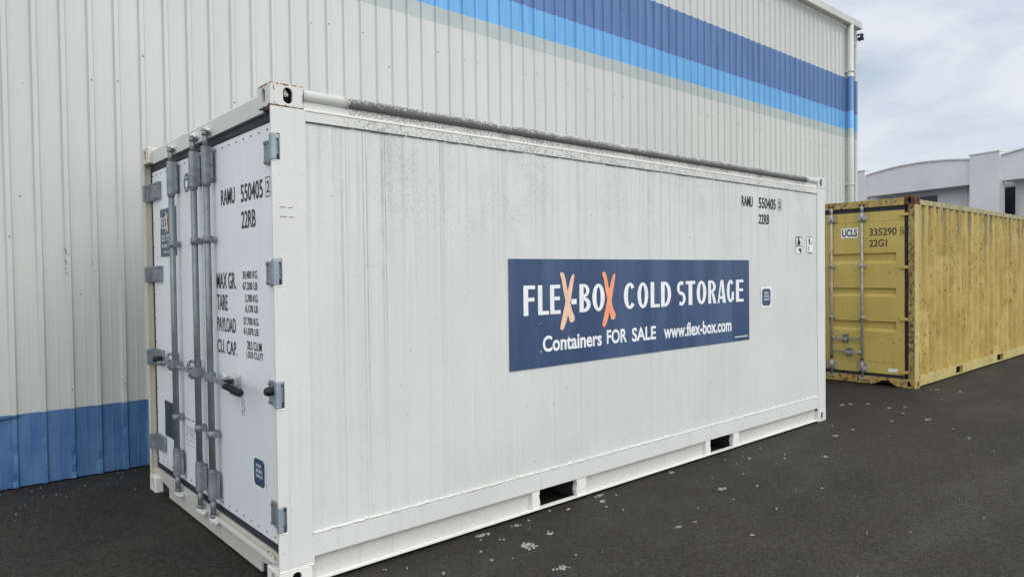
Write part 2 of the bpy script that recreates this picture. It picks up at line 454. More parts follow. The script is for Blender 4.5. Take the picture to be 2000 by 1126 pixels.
# ---------------------------------------------------------------- mesh helpers
class MB:
    def __init__(self):
        self.v, self.f, self.mi, self.sm = [], [], [], []
        self.cuts = []
    def cut(self):
        """close a section: build() makes every section an object of its own"""
        if self.f and (not self.cuts or self.cuts[-1] != (len(self.v), len(self.f))):
            self.cuts.append((len(self.v), len(self.f)))
        return self
    def add(self, vs, fs, mi=0, smooth=None):
        o = len(self.v)
        self.v += [tuple(p) for p in vs]
        for k, f in enumerate(fs):
            self.f.append([o + i for i in f])
            self.mi.append(mi)
            self.sm.append(bool(smooth[k]) if isinstance(smooth, list) else bool(smooth))
        return self
    def box(self, x0, x1, y0, y1, z0, z1, mi=0):
        if x0 > x1: x0, x1 = x1, x0
        if y0 > y1: y0, y1 = y1, y0
        if z0 > z1: z0, z1 = z1, z0
        vs = [(x, y, z) for x in (x0, x1) for y in (y0, y1) for z in (z0, z1)]
        fs = [(0, 1, 3, 2), (4, 6, 7, 5), (0, 4, 5, 1), (2, 3, 7, 6), (0, 2, 6, 4), (1, 5, 7, 3)]
        return self.add(vs, fs, mi)
    def prism(self, pts, plane, a, b, mi=0):
        """pts 2-D polygon; plane 'xz' extruded in y, 'yz' extruded in x, 'xy' extruded in z"""
        def P(u, v, w):
            return {'xz': (u, w, v), 'yz': (w, u, v), 'xy': (u, v, w)}[plane]
        n = len(pts)
        vs = [P(u, v, a) for u, v in pts] + [P(u, v, b) for u, v in pts]
        fs = [list(range(n)), list(range(2 * n - 1, n - 1, -1))]
        fs += [(i, i + n, (i + 1) % n + n, (i + 1) % n) for i in range(n)]
        return self.add(vs, fs, mi)
    def cyl(self, p0, p1, r0, r1=None, n=14, mi=0, caps=True):
        r1 = r0 if r1 is None else r1
        p0, p1 = Vector(p0), Vector(p1)
        d = (p1 - p0).normalized()
        a = d.orthogonal().normalized()
        b = d.cross(a)
        vs = []
        for p, r in ((p0, r0), (p1, r1)):
            for k in range(n):
                th = 2 * math.pi * k / n
                vs.append(p + (a * math.cos(th) + b * math.sin(th)) * r)
        fs = [(k, (k + 1) % n, (k + 1) % n + n, k + n) for k in range(n)]
        sm = [True] * n
        if caps:
            fs += [list(range(n - 1, -1, -1)), list(range(n, 2 * n))]
            sm += [False, False]
        return self.add(vs, fs, mi, sm)
    def tube(self, pts, r, n=12, mi=0):
        for a, b in zip(pts[:-1], pts[1:]):
            self.cyl(a, b, r, n=n, mi=mi)
        return self
    def build(self, name, mats, parent=None, bevel=0.0, seg=2, loc=None, angle=0.6, recalc=True):
        if self.cuts:
            self.cut()
            out, v0, f0 = [], 0, 0
            for v1, f1 in self.cuts:
                q = MB()
                q.v = self.v[v0:v1]
                q.f = [[i - v0 for i in f] for f in self.f[f0:f1]]
                q.mi, q.sm = self.mi[f0:f1], self.sm[f0:f1]
                out.append(q.build(name, mats, parent, bevel, seg, loc, angle, recalc))
                v0, f0 = v1, f1
            return out[0]
        me = bpy.data.meshes.new(name)
        me.from_pydata([tuple(v) for v in self.v], [], self.f)
        mats = mats if isinstance(mats, (list, tuple)) else [mats]
        for m in mats:
            me.materials.append(MAT[m])
        for p, mi, sm in zip(me.polygons, self.mi, self.sm):
            p.material_index = mi
            p.use_smooth = sm
        if recalc or bevel:
            bm = bmesh.new()
            bm.from_mesh(me)
            bmesh.ops.recalc_face_normals(bm, faces=bm.faces)
            if bevel:
                es = [e for e in bm.edges if len(e.link_faces) == 2 and e.calc_face_angle(0) > angle]
                bmesh.ops.bevel(bm, geom=es, offset=bevel, segments=seg, affect='EDGES', profile=0.5, clamp_overlap=True)
            bm.to_mesh(me)
            bm.free()
        me.update()
        o = bpy.data.objects.new(name, me)
        COL.objects.link(o)
        if parent is not None:
            o.parent = parent
        if loc:
            o.location = loc
        return o

def thing(name, label, cat, loc=(0, 0, 0)):
    o = bpy.data.objects.new(name, None)
    o.empty_display_size = 0.3
    COL.objects.link(o)
    o.location = loc
    o['label'] = label
    o['category'] = cat
    return o

def dup(o, parent, dloc):
    c = o.copy()
    COL.objects.link(c)
    c.parent = parent
    c.location = Vector(o.location) + Vector(dloc)
    for ch in list(o.children):
        d = ch.copy()
        COL.objects.link(d)
        d.parent = c
    return c

# ---- lettering: text as flat faces fitted to a measured box
_cache = {}
def text_faces(s, bold=0.0):
    k = (s, bold)
    if k in _cache:
        return _cache[k]
    cu_ = bpy.data.curves.new("t", 'FONT')
    cu_.body = s
    cu_.offset = bold
    cu_.resolution_u = 4
    ob = bpy.data.objects.new("t", cu_)
    COL.objects.link(ob)
    bpy.context.view_layer.update()
    dg = bpy.context.evaluated_depsgraph_get()
    me = ob.evaluated_get(dg).to_mesh()
    vs = [(v.co.x, v.co.y) for v in me.vertices]
    fs = [list(p.vertices) for p in me.polygons]
    ob.evaluated_get(dg).to_mesh_clear()
    bpy.data.objects.remove(ob)
    bpy.data.curves.remove(cu_)
    x0 = min(v[0] for v in vs); x1 = max(v[0] for v in vs)
    y0 = min(v[1] for v in vs); y1 = max(v[1] for v in vs)
    vs = [((a - x0) / (x1 - x0), (b - y0) / (y1 - y0)) for a, b in vs]
    _cache[k] = (vs, fs)
    return vs, fs

def put_text(mb, s, place, u0, u1, z0, z1, off, bold=0.012, mi=0):
    """place(u, z, off) -> world; u runs along the face"""
    vs, fs = text_faces(s, bold)
    mb.add([place(u0 + (u1 - u0) * a, z0 + (z1 - z0) * b, off) for a, b in vs], fs, mi)

def on_side(Y):
    return lambda u, z, off: (u, Y - off, z)
def on_door(X):
    return lambda u, z, off: (X - off, u, z)

def poly(mb, pts, place, off, mi=0):
    mb.add([place(u, z, off) for u, z in pts], [list(range(len(pts)))], mi)
def rect(mb, place, u0, u1, z0, z1, off, mi=0):
    poly(mb, [(u0, z0), (u1, z0), (u1, z1), (u0, z1)], place, off, mi)
def frame(mb, place, u0, u1, z0, z1, w, off, mi=0):
    s = 1 if u1 > u0 else -1
    rect(mb, place, u0, u0 + s * w, z0, z1, off, mi)
    rect(mb, place, u1 - s * w, u1, z0, z1, off, mi)
    rect(mb, place, u0 + s * w, u1 - s * w, z0, z0 + w, off, mi)
    rect(mb, place, u0 + s * w, u1 - s * w, z1 - w, z1, off, mi)

# ---- banner capitals: condensed, thick stems and thin cross strokes (unit box)
def arc_strip(cx, cy, rx, ry, a0, a1, tx, ty, n=18):
    """ring sector between outer ellipse (rx, ry) and inner (rx-tx, ry-ty)"""
    vs, fs = [], []
    for k in range(n + 1):
        a = a0 + (a1 - a0) * k / n
        vs.append((cx + rx * math.cos(a), cy + ry * math.sin(a)))
        vs.append((cx + (rx - tx) * math.cos(a), cy + (ry - ty) * math.sin(a)))
    for k in range(n):
        fs.append((2 * k, 2 * k + 1, 2 * k + 3, 2 * k + 2))
    return vs, fs
def ribbon(path, widths):
    vs, fs = [], []
    for i, (p, w) in enumerate(zip(path, widths)):
        a = path[max(0, i - 1)]; b = path[min(len(path) - 1, i + 1)]
        d = Vector((b[0] - a[0], b[1] - a[1])).normalized()
        n = Vector((-d.y, d.x))
        vs.append((p[0] + n.x * w[0] / 2, p[1] + n.y * w[1] / 2))
        vs.append((p[0] - n.x * w[0] / 2, p[1] - n.y * w[1] / 2))
    for i in range(len(path) - 1):
        fs.append((2 * i, 2 * i + 1, 2 * i + 3, 2 * i + 2))
    return vs, fs
def rc(x0, x1, y0, y1):
    return [(x0, y0), (x1, y0), (x1, y1), (x0, y1)], [(0, 1, 2, 3)]
PI = math.pi
def glyph(ch):
    S = 0.40      # stem
    T = 0.125     # cross stroke
    if ch == 'L': return [rc(0, S, T, 1), rc(0, 1, 0, T)]
    if ch == 'F': return [rc(0, S, 0, 1 - T), rc(0, 1, 1 - T, 1), rc(S, .92, .47, .47 + T)]
    if ch == 'E': return [rc(0, S, T, 1 - T), rc(0, .98, 1 - T, 1), rc(0, 1, 0, T), rc(S, .93, .47, .47 + T)]
    if ch == '-': return [rc(0, 1, 0, 1)]
    if ch == 'T': return [rc(.30, .70, 0, 1 - T), rc(0, 1, 1 - T, 1)]
    if ch == 'O': return [arc_strip(.5, .5, .5, .5, 0, 2 * PI, .33, .12, 30)]
    if ch == 'C': return [arc_strip(.57, .5, .57, .5, R(41), R(319), .38, .12, 24)]
    if ch == 'G': return [arc_strip(.52, .5, .52, .5, R(46), R(318), .36, .12, 24), rc(.66, .98, .10, .46)]
    if ch == 'D':
        return [rc(0, .36, 0, 1), arc_strip(.36, .5, .64, .5, -PI / 2, PI / 2, .34, .12, 16)]
    if ch == 'B':
        return [rc(0, .38, 0, 1), arc_strip(.38, .76, .52, .24, -PI / 2, PI / 2, .30, .105, 12),
                arc_strip(.38, .265, .62, .265, -PI / 2, PI / 2, .36, .115, 12)]
    if ch == 'R':
        return [rc(0, .36, 0, 1), arc_strip(.36, .73, .60, .27, -PI / 2, PI / 2, .34, .105, 12),
                ([(.42, .46), (.72, .46), (1.02, 0), (.64, 0)], [(0, 1, 2, 3)])]
    if ch == 'A':
        return [([(0, 0), (.20, 0), (.50, 1), (.36, 1)], [(0, 1, 2, 3)]),
                ([(.62, 0), (1.0, 0), (.68, 1), (.50, 1), (.44, .82)], [(0, 1, 2, 3, 4)]),
                ([(.255, .18), (.575, .18), (.55, .29), (.285, .29)], [(0, 1, 2, 3)])]
    if ch == 'S':
        path, wd = [], []
        for k in range(25):
            q = k / 24
            if q < .5:
                a = R(50) + (R(270) - R(50)) * (q / .5)
                x, y = .5 + .36 * math.cos(a), .72 + .215 * math.sin(a)
            else:
                a = R(90) - (R(220)) * ((q - .5) / .5)
                x, y = .5 + .36 * math.cos(a), .285 + .22 * math.sin(a)
            path.append((x, y))
            wd.append((.34, .14))
        return [ribbon(path, wd)]
    return []

def put_glyph(mb, ch, place, u0, u1, z0, z1, off, mi=0):
    for k, (vs, fs) in enumerate(glyph(ch)):
        mb.add([place(u0 + (u1 - u0) * a, z0 + (z1 - z0) * b, off + 0.0004 * k) for a, b in vs], fs, mi)

# ---- corner casting: box with oval holes on its two outer faces
def plate_with_hole(mb, P, w, h, hole, depth, N, mi=0, mi_hole=1):
    """P(u,v,d): u,v on the face, d inwards. hole = (cu,cv,rw,rh)"""
    cu0, cv0, rw, rh = hole
    n = 20
    hp = []
    for k in range(n):
        a = 2 * PI * k / n
        ca, sa = math.cos(a), math.sin(a)
        r = min(rw, rh)
        # stadium shape
        if rh > rw:
            hp.append((cu0 + r * ca, cv0 + r * sa + (rh - r) * (1 if sa >= 0 else -1)))
        else:
            hp.append((cu0 + r * ca + (rw - r) * (1 if ca >= 0 else -1), cv0 + r * sa))
    bm = bmesh.new()
    ov = [bm.verts.new((u, v, 0)) for u, v in ((0, 0), (w, 0), (w, h), (0, h))]
    hv = [bm.verts.new((u, v, 0)) for u, v in hp]
    es = [bm.edges.new((ov[i], ov[(i + 1) % 4])) for i in range(4)]
    es += [bm.edges.new((hv[i], hv[(i + 1) % n])) for i in range(n)]
    bmesh.ops.triangle_fill(bm, use_beauty=True, use_dissolve=False, edges=es)
    bm.verts.index_update()
    vs = [P(v.co.x, v.co.y, 0) for v in bm.verts]
    fs = [[v.index for v in f.verts] for f in bm.faces]
    bm.free()
    mb.add(vs, fs, mi)
    wl = [P(u, v, 0) for u, v in hp] + [P(u, v, 0.014) for u, v in hp]
    mb.add(wl, [(i, (i + 1) % n, (i + 1) % n + n, i + n) for i in range(n)], mi)
    # dark pocket behind the hole
    g = [P(u, v, 0.014) for u, v in hp] + [P(u, v, depth) for u, v in hp]
    mb.add(g, [(i, (i + 1) % n, (i + 1) % n + n, i + n) for i in range(n)] + [list(range(n, 2 * n))], mi_hole)

def casting(name, parent, cx, cy, cz, sx, sy, mats, lx=0.178, ly=0.162, lz=0.118, detail=True, top_hole=True):
    """cx, cy, cz the outermost corner (cz is the bottom); sx, sy point inwards"""
    mb = MB()
    zc = lz * 0.5
    # face on the end (x = cx)
    plate_with_hole(mb, lambda u, v, d: (cx + sx * d, cy + sy * u, cz + v), ly, lz, (ly * .52, zc, .022, .038), 0.05, None)
    # face on the side (y = cy)
    plate_with_hole(mb, lambda u, v, d: (cx + sx * u, cy + sy * d, cz + v), lx, lz, (lx * .52, zc, .026, .041), 0.05, None)
    X0, X1, Y0, Y1, Z0, Z1 = cx, cx + sx * lx, cy, cy + sy * ly, cz, cz + lz
    mb.add([(X1, Y0, Z0), (X1, Y1, Z0), (X1, Y1, Z1), (X1, Y0, Z1)], [(0, 1, 2, 3)])
    mb.add([(X0, Y1, Z0), (X1, Y1, Z0), (X1, Y1, Z1), (X0, Y1, Z1)], [(0, 1, 2, 3)])
    mb.add([(X0, Y0, Z1), (X1, Y0, Z1), (X1, Y1, Z1), (X0, Y1, Z1)], [(0, 1, 2, 3)])
    mb.add([(X0, Y0, Z0), (X1, Y0, Z0), (X1, Y1, Z0), (X0, Y1, Z0)], [(0, 1, 2, 3)])
    me = mb.build(name, mats, parent, recalc=False)
    bm = bmesh.new(); bm.from_mesh(me.data)
    bmesh.ops.remove_doubles(bm, verts=bm.verts, dist=0.0002)
    bmesh.ops.recalc_face_normals(bm, faces=bm.faces)
    corner = [e for e in bm.edges if len(e.link_faces) == 2 and e.calc_face_angle(0) > 1.4 and e.calc_length() > 0.08]
    bmesh.ops.bevel(bm, geom=corner, offset=0.006, segments=2, affect='EDGES', profile=0.5, clamp_overlap=True)
    bm.to_mesh(me.data); bm.free()
    return me

# ================================================================ SETTING
def noise3(x, y, z):
    return mnoise.noise(Vector((x, y, z)))

g = MB()
g.add([(-150, -150, 0), (250, -150, 0), (250, 250, 0), (-150, 250, 0)], [(0, 1, 2, 3)])
ground = g.build("ground", 'asphalt', recalc=False)
ground['kind'] = 'structure'
ground['label'] = 'dark weathered asphalt yard'

# ================================================================ WAREHOUSE
WY, WX0, WX1, WTOP = 3.17, -9.0, 14.44, 6.93
wh = thing("warehouse", "tall white corrugated metal warehouse with blue stripes behind the containers", "building", (0, 0, 0))
def corrugated_wall(x0, x1, ztop):
    mb = MB()
    pitch = 0.1922
    # profile along x: (offset, depth towards the viewer)
    prof = [(0.0, 0.0), (0.060, 0.0), (0.066, 0.0012), (0.074, 0.0012), (0.080, 0.0), (0.1335, 0.0), (0.1455, 0.024), (0.1745, 0.024), (0.1880, 0.0)]
    start = -0.7583 - 0.173        # rib centre measured at x = -0.758
    k0 = int(math.floor((x0 - start) / pitch)) - 1
    xs = []
    k = k0
    while True:
        for a, d in prof:
            x = start + k * pitch + a
            if x < x0: continue
            if x > x1: break
            xs.append((x, d))
        if start + k * pitch > x1: break
        k += 1
    zs = [0.012, 0.06, 0.13, 0.2, 0.28, 0.36, 0.46, 0.577, 0.75, 1.0, 1.3, 1.7, 2.1, 2.6, 3.1, 3.6, 4.1, 4.6, 5.1, 5.6, 6.1, 6.5, ztop]
    n = len(xs)
    for z in zs:
        for x, d in xs:
            wob = 0.0045 * noise3(x * 1.7, z * 0.9, 3.1) + 0.0012 * noise3(x * 9, z * 2.0, 8.0)
            if z < 0.5:                                   # knocks on the rib feet
                dn = noise3(x * 5.1, z * 11.0, 1.7)
                if dn > 0.25 and d > 0.01:
                    wob += (dn - 0.25) * 0.055
            lat = 0.0025 * noise3(x * 0.8, z * 0.8, 5.5)
            mb.v.append((x + lat, WY - d + wob, z))
    for j in range(len(zs) - 1):
        for i in range(n - 1):
            mb.f.append([j * n + i, j * n + i + 1, (j + 1) * n + i + 1, (j + 1) * n + i])
            mb.mi.append(0); mb.sm.append(False)
    return mb, start, pitch
mb, rib0, pitch = corrugated_wall(WX0, WX1 - 0.07, WTOP - 0.10)
wall = mb.build("cladding_wall", 'clad', wh, recalc=False)
# roofing screws along the girts
sc = MB()
for zi, zrow in enumerate((0.10, 0.72, 1.95, 3.25, 4.15, 5.4, 6.4)):
    k = -40
    for k in range(-40, 80):
        x = rib0 + k * pitch + 0.1625
        if not (WX0 + .1 < x < WX1 - .2) or random.random() < 0.55: continue
        z = zrow + 0.02 * math.sin(k * 3.3)
        if random.random() < .12: z += random.uniform(-.2, .2)
        sc.cyl((x, WY - 0.022, z), (x, WY - 0.031, z), 0.0062, 0.0045, n=8)
sw = sc.build("screw_heads", 'screw', wh)
sw['kind'] = 'stuff'
# a split in the blue sheet at the far left
cut = MB()
cut.add([(-0.93, WY - .030, .548), (-0.84, WY - .030, .553), (-0.75, WY - .032, .566), (-0.70, WY - .012, .572), (-0.76, WY - .031, .556), (-0.86, WY - .029, .541)],
        [(0, 1, 2, 3, 4, 5)])
cut.build("torn_sheet_edge", 'dark', wh, recalc=False)
# brown scuff squiggles on two ribs
sf = MB()
for pth in (((-.455, 1.845), (-.436, 1.83), (-.443, 1.805), (-.415, 1.80)), ((-.452, 1.745), (-.436, 1.748), (-.439, 1.715)),
            ((-.449, 1.680), (-.430, 1.686)), ((-.443, 1.648), (-.436, 1.642), (-.420, 1.638)), ((-.258, 1.752), (-.262, 1.742)),
            ((-.250, 1.722), (-.258, 1.716)), ((-.243, 1.66), (-.249, 1.648))):
    for (xa, za), (xb, zb) in zip(pth[:-1], pth[1:]):
        sf.cyl((xa + .036, WY - .0245, za + .02), (xb + .036, WY - .0245, zb + .02), random.uniform(.0025, .0045), random.uniform(.0018, .003), n=6)
    sf.cut()
sf.build("scuff_mark", 'scuff', wh)
# corner flashing, end wall, roof, back
cn = MB()
cn.prism([(WX1 - 0.07, WY - 0.004), (WX1 - 0.055, WY - 0.03), (WX1 - 0.005, WY - 0.034), (WX1 + 0.03, WY - 0.030), (WX1 + 0.03, WY + .12), (WX1 - 0.07, WY + .12)], 'xy', 0.01, WTOP - 0.13)
cn.build("corner_flashing", 'clad', wh)
ew = MB()
yy = WY + 0.12
prev = None
pts = []
while yy < 26:
    for a, d in ((0, 0), (.135, 0), (.15, .024), (.178, .024), (.192, 0)):
        pts.append((WX1 + d, yy + a))
    yy += 0.195
n = len(pts)
ew.add([(x, y, 0.01) for x, y in pts] + [(x, y, WTOP - .1 + .0 * y) for x, y in pts], [(i, i + 1, i + 1 + n, i + n) for i in range(n - 1)])
ew.build("end_wall", 'clad', wh, recalc=False)
rf = MB()
rf.add([(WX0, WY + .02, WTOP - .09), (WX1 + .05, WY + .02, WTOP - .09), (WX1 + .05, 14.5, WTOP + .35), (WX0, 14.5, WTOP + .35), (WX1 + .05, 26, WTOP - .09), (WX0, 26, WTOP - .09)],
       [(0, 1, 2, 3), (3, 2, 4, 5)])
rf.build("roof", 'roof', wh, recalc=False)
bk = MB().box(WX0, WX1, 26.0, 26.1, 0, WTOP - .1).box(WX0 - .1, WX0, WY, 26, 0, WTOP - .1)
bk.build("rear_wall", 'clad', wh)
# box gutter along the eave
gy = 3.02
gt = MB()
gt.prism([(gy, 6.795), (gy - .012, 6.81), (gy - .012, 6.945), (gy + .010, 6.955), (gy + .010, 6.94), (gy + .002, 6.93), (gy + .002, 6.81), (WY - .034, 6.81), (WY - .034, 6.795)], 'yz', WX0, 14.40)
gt.box(14.395, 14.405, gy - .012, WY - .036, 6.797, 6.953)
gt.build("gutter", 'gutter', wh, bevel=0.003)
# downpipe with collars
dp = MB()
dp.cyl((13.93, 3.065, 0.05), (13.93, 3.065, 6.80), 0.068, n=24)
dp.build("downpipe", 'clad', wh)
dc = MB()
for z in (1.3, 3.4, 5.80):
    dc.cyl((13.93, 3.065, z), (13.93, 3.065, z + .05), 0.076, n=24)
    dc.box(13.86, 14.0, 3.10, 3.15, z + .005, z + .045).cut()
dc.build("downpipe_collar", 'clad', wh)
# crumpled stub of the return gutter under the eave end
gb = MB()
for k in range(7):
    a = Vector((14.43 + .02 * k, 3.10 + random.uniform(-.05, .05), 6.70 + random.uniform(-.08, .05)))
    gb.cyl(a, a + Vector((random.uniform(.03, .08), random.uniform(-.03, .05), random.uniform(-.06, .06))), random.uniform(.02, .04), random.uniform(.012, .03), n=7)
gb.build("torn_gutter_bracket", 'plate', wh)

# ================================================================ WHITE REFRIGERATED CONTAINER
L, W, H = 6.058, 2.438, 2.591
wc = thing("refrigerated_container", "white refrigerated shipping container with navy cold storage banner and grey door bars", "shipping container", (0, 0, 0))
casting("corner_casting", wc, 0, 0, H - .118, 1, 1, ['casting_top', 'dark'])
casting("corner_casting", wc, 0, W, H - .118, 1, -1, ['cream', 'dark'])
casting("corner_casting", wc, 0, 0, 0, 1, 1, ['weld', 'dark'], lz=.112)
casting("corner_casting", wc, 0, W, 0, 1, -1, ['weld', 'dark'], lz=.118, ly=.150)
for yy, sy in ((0, 1), (W, -1)):
    casting("corner_casting", wc, L, yy, 0, -1, sy, ['casting', 'dark'])
    casting("corner_casting", wc, L, yy, H - .118, -1, sy, ['casting', 'dark'])
# wedge of dried dirt in the near casting hole
dn = MB(); 
for k in range(10):
    a = Vector((.088 + random.uniform(-.012, .014), .016, 2.538 + random.uniform(-.004, .022)))
    dn.cyl(a, a + Vector((random.uniform(-.008, .008), random.uniform(.004, .012), random.uniform(-.01, .012))), .009, .004, n=6)
dn.build("dirt_plug", 'rusty_cream', wc)

# door-end posts
NOTCH = ((2.200, 2.335), (1.571, 1.706), (0.945, 1.083), (0.311, 0.443))
def post_profile(x_out, x_in, z0, z1, notch):
    pts = [(x_in, z0), (x_in, z1), (x_out, z1)]
    for a, b in notch:
        pts += [(x_out, b), (x_out + 0.045, b), (x_out + 0.045, a), (x_out, a)]
    pts += [(x_out, z0)]
    return pts
mb = MB()
mb.prism(post_profile(0.002, 0.186, 0.112, H - .118, NOTCH), 'xz', 0.002, 0.015)
mb.build("corner_post", 'white', wc, bevel=0.0025, seg=2)
mb = MB().box(0.075, 0.17, 0.0155, 0.030, 0.113, H - .119)
mb.build("post_channel", 'dark', wc)
mb = MB()
NL = ((2.195, 2.32), (1.585, 1.70), (0.960, 1.075), (0.320, 0.430))
mb.box(0.002, 0.186, W - .015, W - .001, 0.118, H - .118)
mb.build("corner_post", 'cream', wc, bevel=0.0025)
mb = MB().box(0.000, 0.012, W - .030, W - .016, 0.118, H - .118)
mb.build("post_lip", 'cream', wc)
for yy, sy in ((0.002, 1), (W - .002, -1)):
    mb = MB()
    mb.box(L - .178, L - .003, yy, yy + sy * .012, .118, H - .118)
    mb.box(L - .015, L - .003, yy + sy * .0125, yy + sy * .15, .118, H - .118)
    mb.build("corner_post", 'white', wc, bevel=0.002)
# weld lines at notches and post feet
def bead(mb, p0, p1, r, step=0.02, jit=0.35):
    p0, p1 = Vector(p0), Vector(p1)
    n = max(1, int((p1 - p0).length / step))
    last = None
    for k in range(n + 1):
        p = p0.lerp(p1, k / n)
        rr = r * (1 + random.uniform(-jit, jit))
        p = p + Vector((0, random.uniform(-r, r) * .2, random.uniform(-r, r) * .35))
        if last:
            mb.cyl(last[0], p, last[1], rr, n=6, caps=False)
        last = (p, rr)
mb = MB()
for a, b in NOTCH:
    bead(mb, (.004, .004, a - .002), (.048, .004, a - .002), .0045, .008)
    mb.cut()
bead(mb, (.004, .002, .113), (.186, .002, .113), .004, .01)
mb.cut()
bead(mb, (.187, .002, .12), (.187, .002, .268), .003, .01)
mb.build("weld_bead", 'weld', wc)

# header and sill
mb = MB()
mb.prism([(0.031, 2.467), (0.029, 2.562), (0.040, 2.574), (0.16, 2.574), (0.16, 2.467)], 'xz', 0.1625, W - .1625)
mb.build("door_header", 'white', wc, bevel=0.002)
mb = MB()
mb.prism([(.163, .104), (.163, .168), (W - .15, .168), (W - .15, .102), (2.262, .100), (2.060, .082), (2.060, .014), (.325, .014), (.325, .070), (.215, .082), (.20, .104)], 'yz', 0.036, 0.048)
mb.box(0.036, 0.048, .0155, .1625, .113, .168)
mb.build("door_sill", 'sill', wc)
mb = MB()
mb.box(0.036, 0.16, W - .15, W - .0155, .119, .168)
mb.box(0.048, 0.16, 0.163, W - .15, 0.135, 0.168)
mb.build("sill_shelf", 'cream', wc)
mb = MB()                                        # threshold angle on the right half
mb.prism([(.010, .134), (.010, .158), (.014, .158), (.014, .140), (.0355, .140), (.0355, .134)], 'xz', 0.10, 1.07)
mb.build("threshold_angle", 'weld', wc)
mb = MB().box(.0145, .0345, .10, 1.07, .1405, .150)
mb.build("threshold_dirt", 'rusty_cream', wc)
mb = MB()
for k in range(26):
    a = Vector((.024 + random.uniform(-.008, .006), .115 + abs(random.gauss(0, .05)), .152))
    mb.cyl(a, a + Vector((.004, .004, random.uniform(.004, .012))), random.uniform(.004, .009), .003, n=6)
mb.build("debris_on_threshold", 'rusty_cream', wc)
mb = MB().box(.05, .9, .165, W - .165, .0145, .13)
mb.build("underframe", 'dark', wc)

# doors --------------------------------------------------------
DX = 0.055
def door(name, y0, y1, label=None):
    mb = MB()
    mb.box(DX, 0.13, y0, y1, 0.205, 2.418)
    d = mb.build(name, ['door_white', 'screw'], wc, bevel=0.004, seg=2)
    if label: d['label'] = label
    r = MB()
    ylo, yhi = y0 + .028, y1 - .028
    k = 0
    n = int((yhi - ylo) / 0.105)
    for i in range(n + 1):
        y = ylo + (yhi - ylo) * i / n
        r.cyl((DX - .001, y, .240), (DX - .0045, y, .240), .0055, .004, n=8).cut()
        r.cyl((DX - .001, y, 2.385), (DX - .0045, y, 2.385), .0055, .004, n=8).cut()
    m = int((2.385 - .240) / 0.165)
    ys = y1 - .012 if name == 'door' and y1 < 1.3 else y0 + .012
    for i in range(1, m):
        z = .24 + (2.385 - .24) * i / m
        r.cyl((DX - .001, ys, z), (DX - .0045, ys, z), .006, .0045, n=8).cut()
        yo = y0 + .02 if y1 < 1.3 else y1 - .02
        r.cyl((DX - .001, yo, z), (DX - .0045, yo, z), .0055, .004, n=8).cut()
    r.build("rivet", 'screw', d)
    gk = MB()
    gk.box(.050, .064, y0 - .0, y1 + .0, .166, .203)
    gk.cut()
    gk.box(.050, .064, y0 - .0, y1 + .0, 2.420, 2.4665)
    gk.build("gasket", 'gasket', d, bevel=0.004)
    return d
dr = door("door", 0.034, 1.2155)
dl = door("door", 1.2225, 2.395)
mb = MB().box(.052, .066, 2.397, 2.4225, .168, 2.456)
mb.build("gasket", 'gasket', dl, bevel=0.004)
mb = MB().box(.058, .066, .017, .032, .168, 2.456)
mb.build("gasket", 'gasket', dr)
mb = MB().box(.0465, .0545, 1.205, 1.2165, .21, 2.415)
mb.build("door_lip", 'weld', dr)
mb = MB().box(.070, .09, 1.2157, 1.2223, .17, 2.45)
mb.build("seam_seal", 'gasket', dr)

def hinge_near(z0, z1, parent):
    mb = MB()
    mb.box(.001, .028, -.001, .030, z0 + .003, z1 - .001)          # pin block seen in the notch
    mb.box(.028, .053, .020, .030, z0 + .03, z1 - .03)
    h = mb.build("hinge", 'galv_pale', parent, bevel=0.003)
    m = MB()
    zc = (z0 + z1) / 2 - .010
    m.prism([(.031, zc - .075), (.195, zc - .055), (.195, zc + .068), (.031, zc + .062)], 'yz', .040, .0535)
    m.build("hinge_leaf", 'galv', h, bevel=0.003)
    b = MB()
    for y in (.065, .115, .172):
        for zz in (zc - .05, zc + .05):
            b.cyl((.040, y, zz + (y - .1) * .05), (.031, y, zz + (y - .1) * .05), .010, .009, n=6).cut()
    b.build("hinge_bolt", 'galv', h)
    return h
for a, b in NOTCH:
    hinge_near(a, b, dr)
def hinge_far(z0, z1, parent):
    m = MB()
    m.box(-.004, .010, 2.402, W + .002, z0, z1)
    m.box(.010, .0535, 2.395, 2.408, z0, z1)
    h = m.build("hinge", 'galv', parent, bevel=0.003)
    m = MB()
    m.box(.034, .0535, 2.155, 2.3945, z0 + .004, z1 + .008)
    m.build("hinge_leaf", 'galv', h, bevel=0.003)
    b = MB()
    for y in (2.185, 2.225, 2.27):
        for zz in (z0 + .018, z1 - .006):
            b.cyl((.0345, y, zz), (.027, y, zz), .009, .008, n=6).cut()
    b.build("hinge_bolt", 'galv', h)
    w = MB()
    bead(w, (.002, W - .020, z0 - .004), (.002, W - .002, z0 - .004), .004, .006)
    w.build("hinge_weld", 'weld', h)
    return h
for a, b in NL:
    hinge_far(a, b, dl)
# rubber bumpers on the third hinges
for (y, z, par) in ((.045, 1.035, dr), (2.165, 1.022, dl)):
    m = MB()
    xa = .040 if par is dr else .034
    yd = .0 if par is dr else .02
    xe = -.032 if par is dr else -.018
    m.cyl((xa, y, z), (xe, y, z), .021, n=18)
    m.cyl((xe, y, z), (xe - .008, y, z), .021, .015, n=18)
    for k in range(7):
        x = xa - .012 - k * .012
        if x < xe + .008: break
        m.cyl((x, y, z), (x - .004, y, z), .0235, n=18)
    m.build("bumper", 'rubber', par)

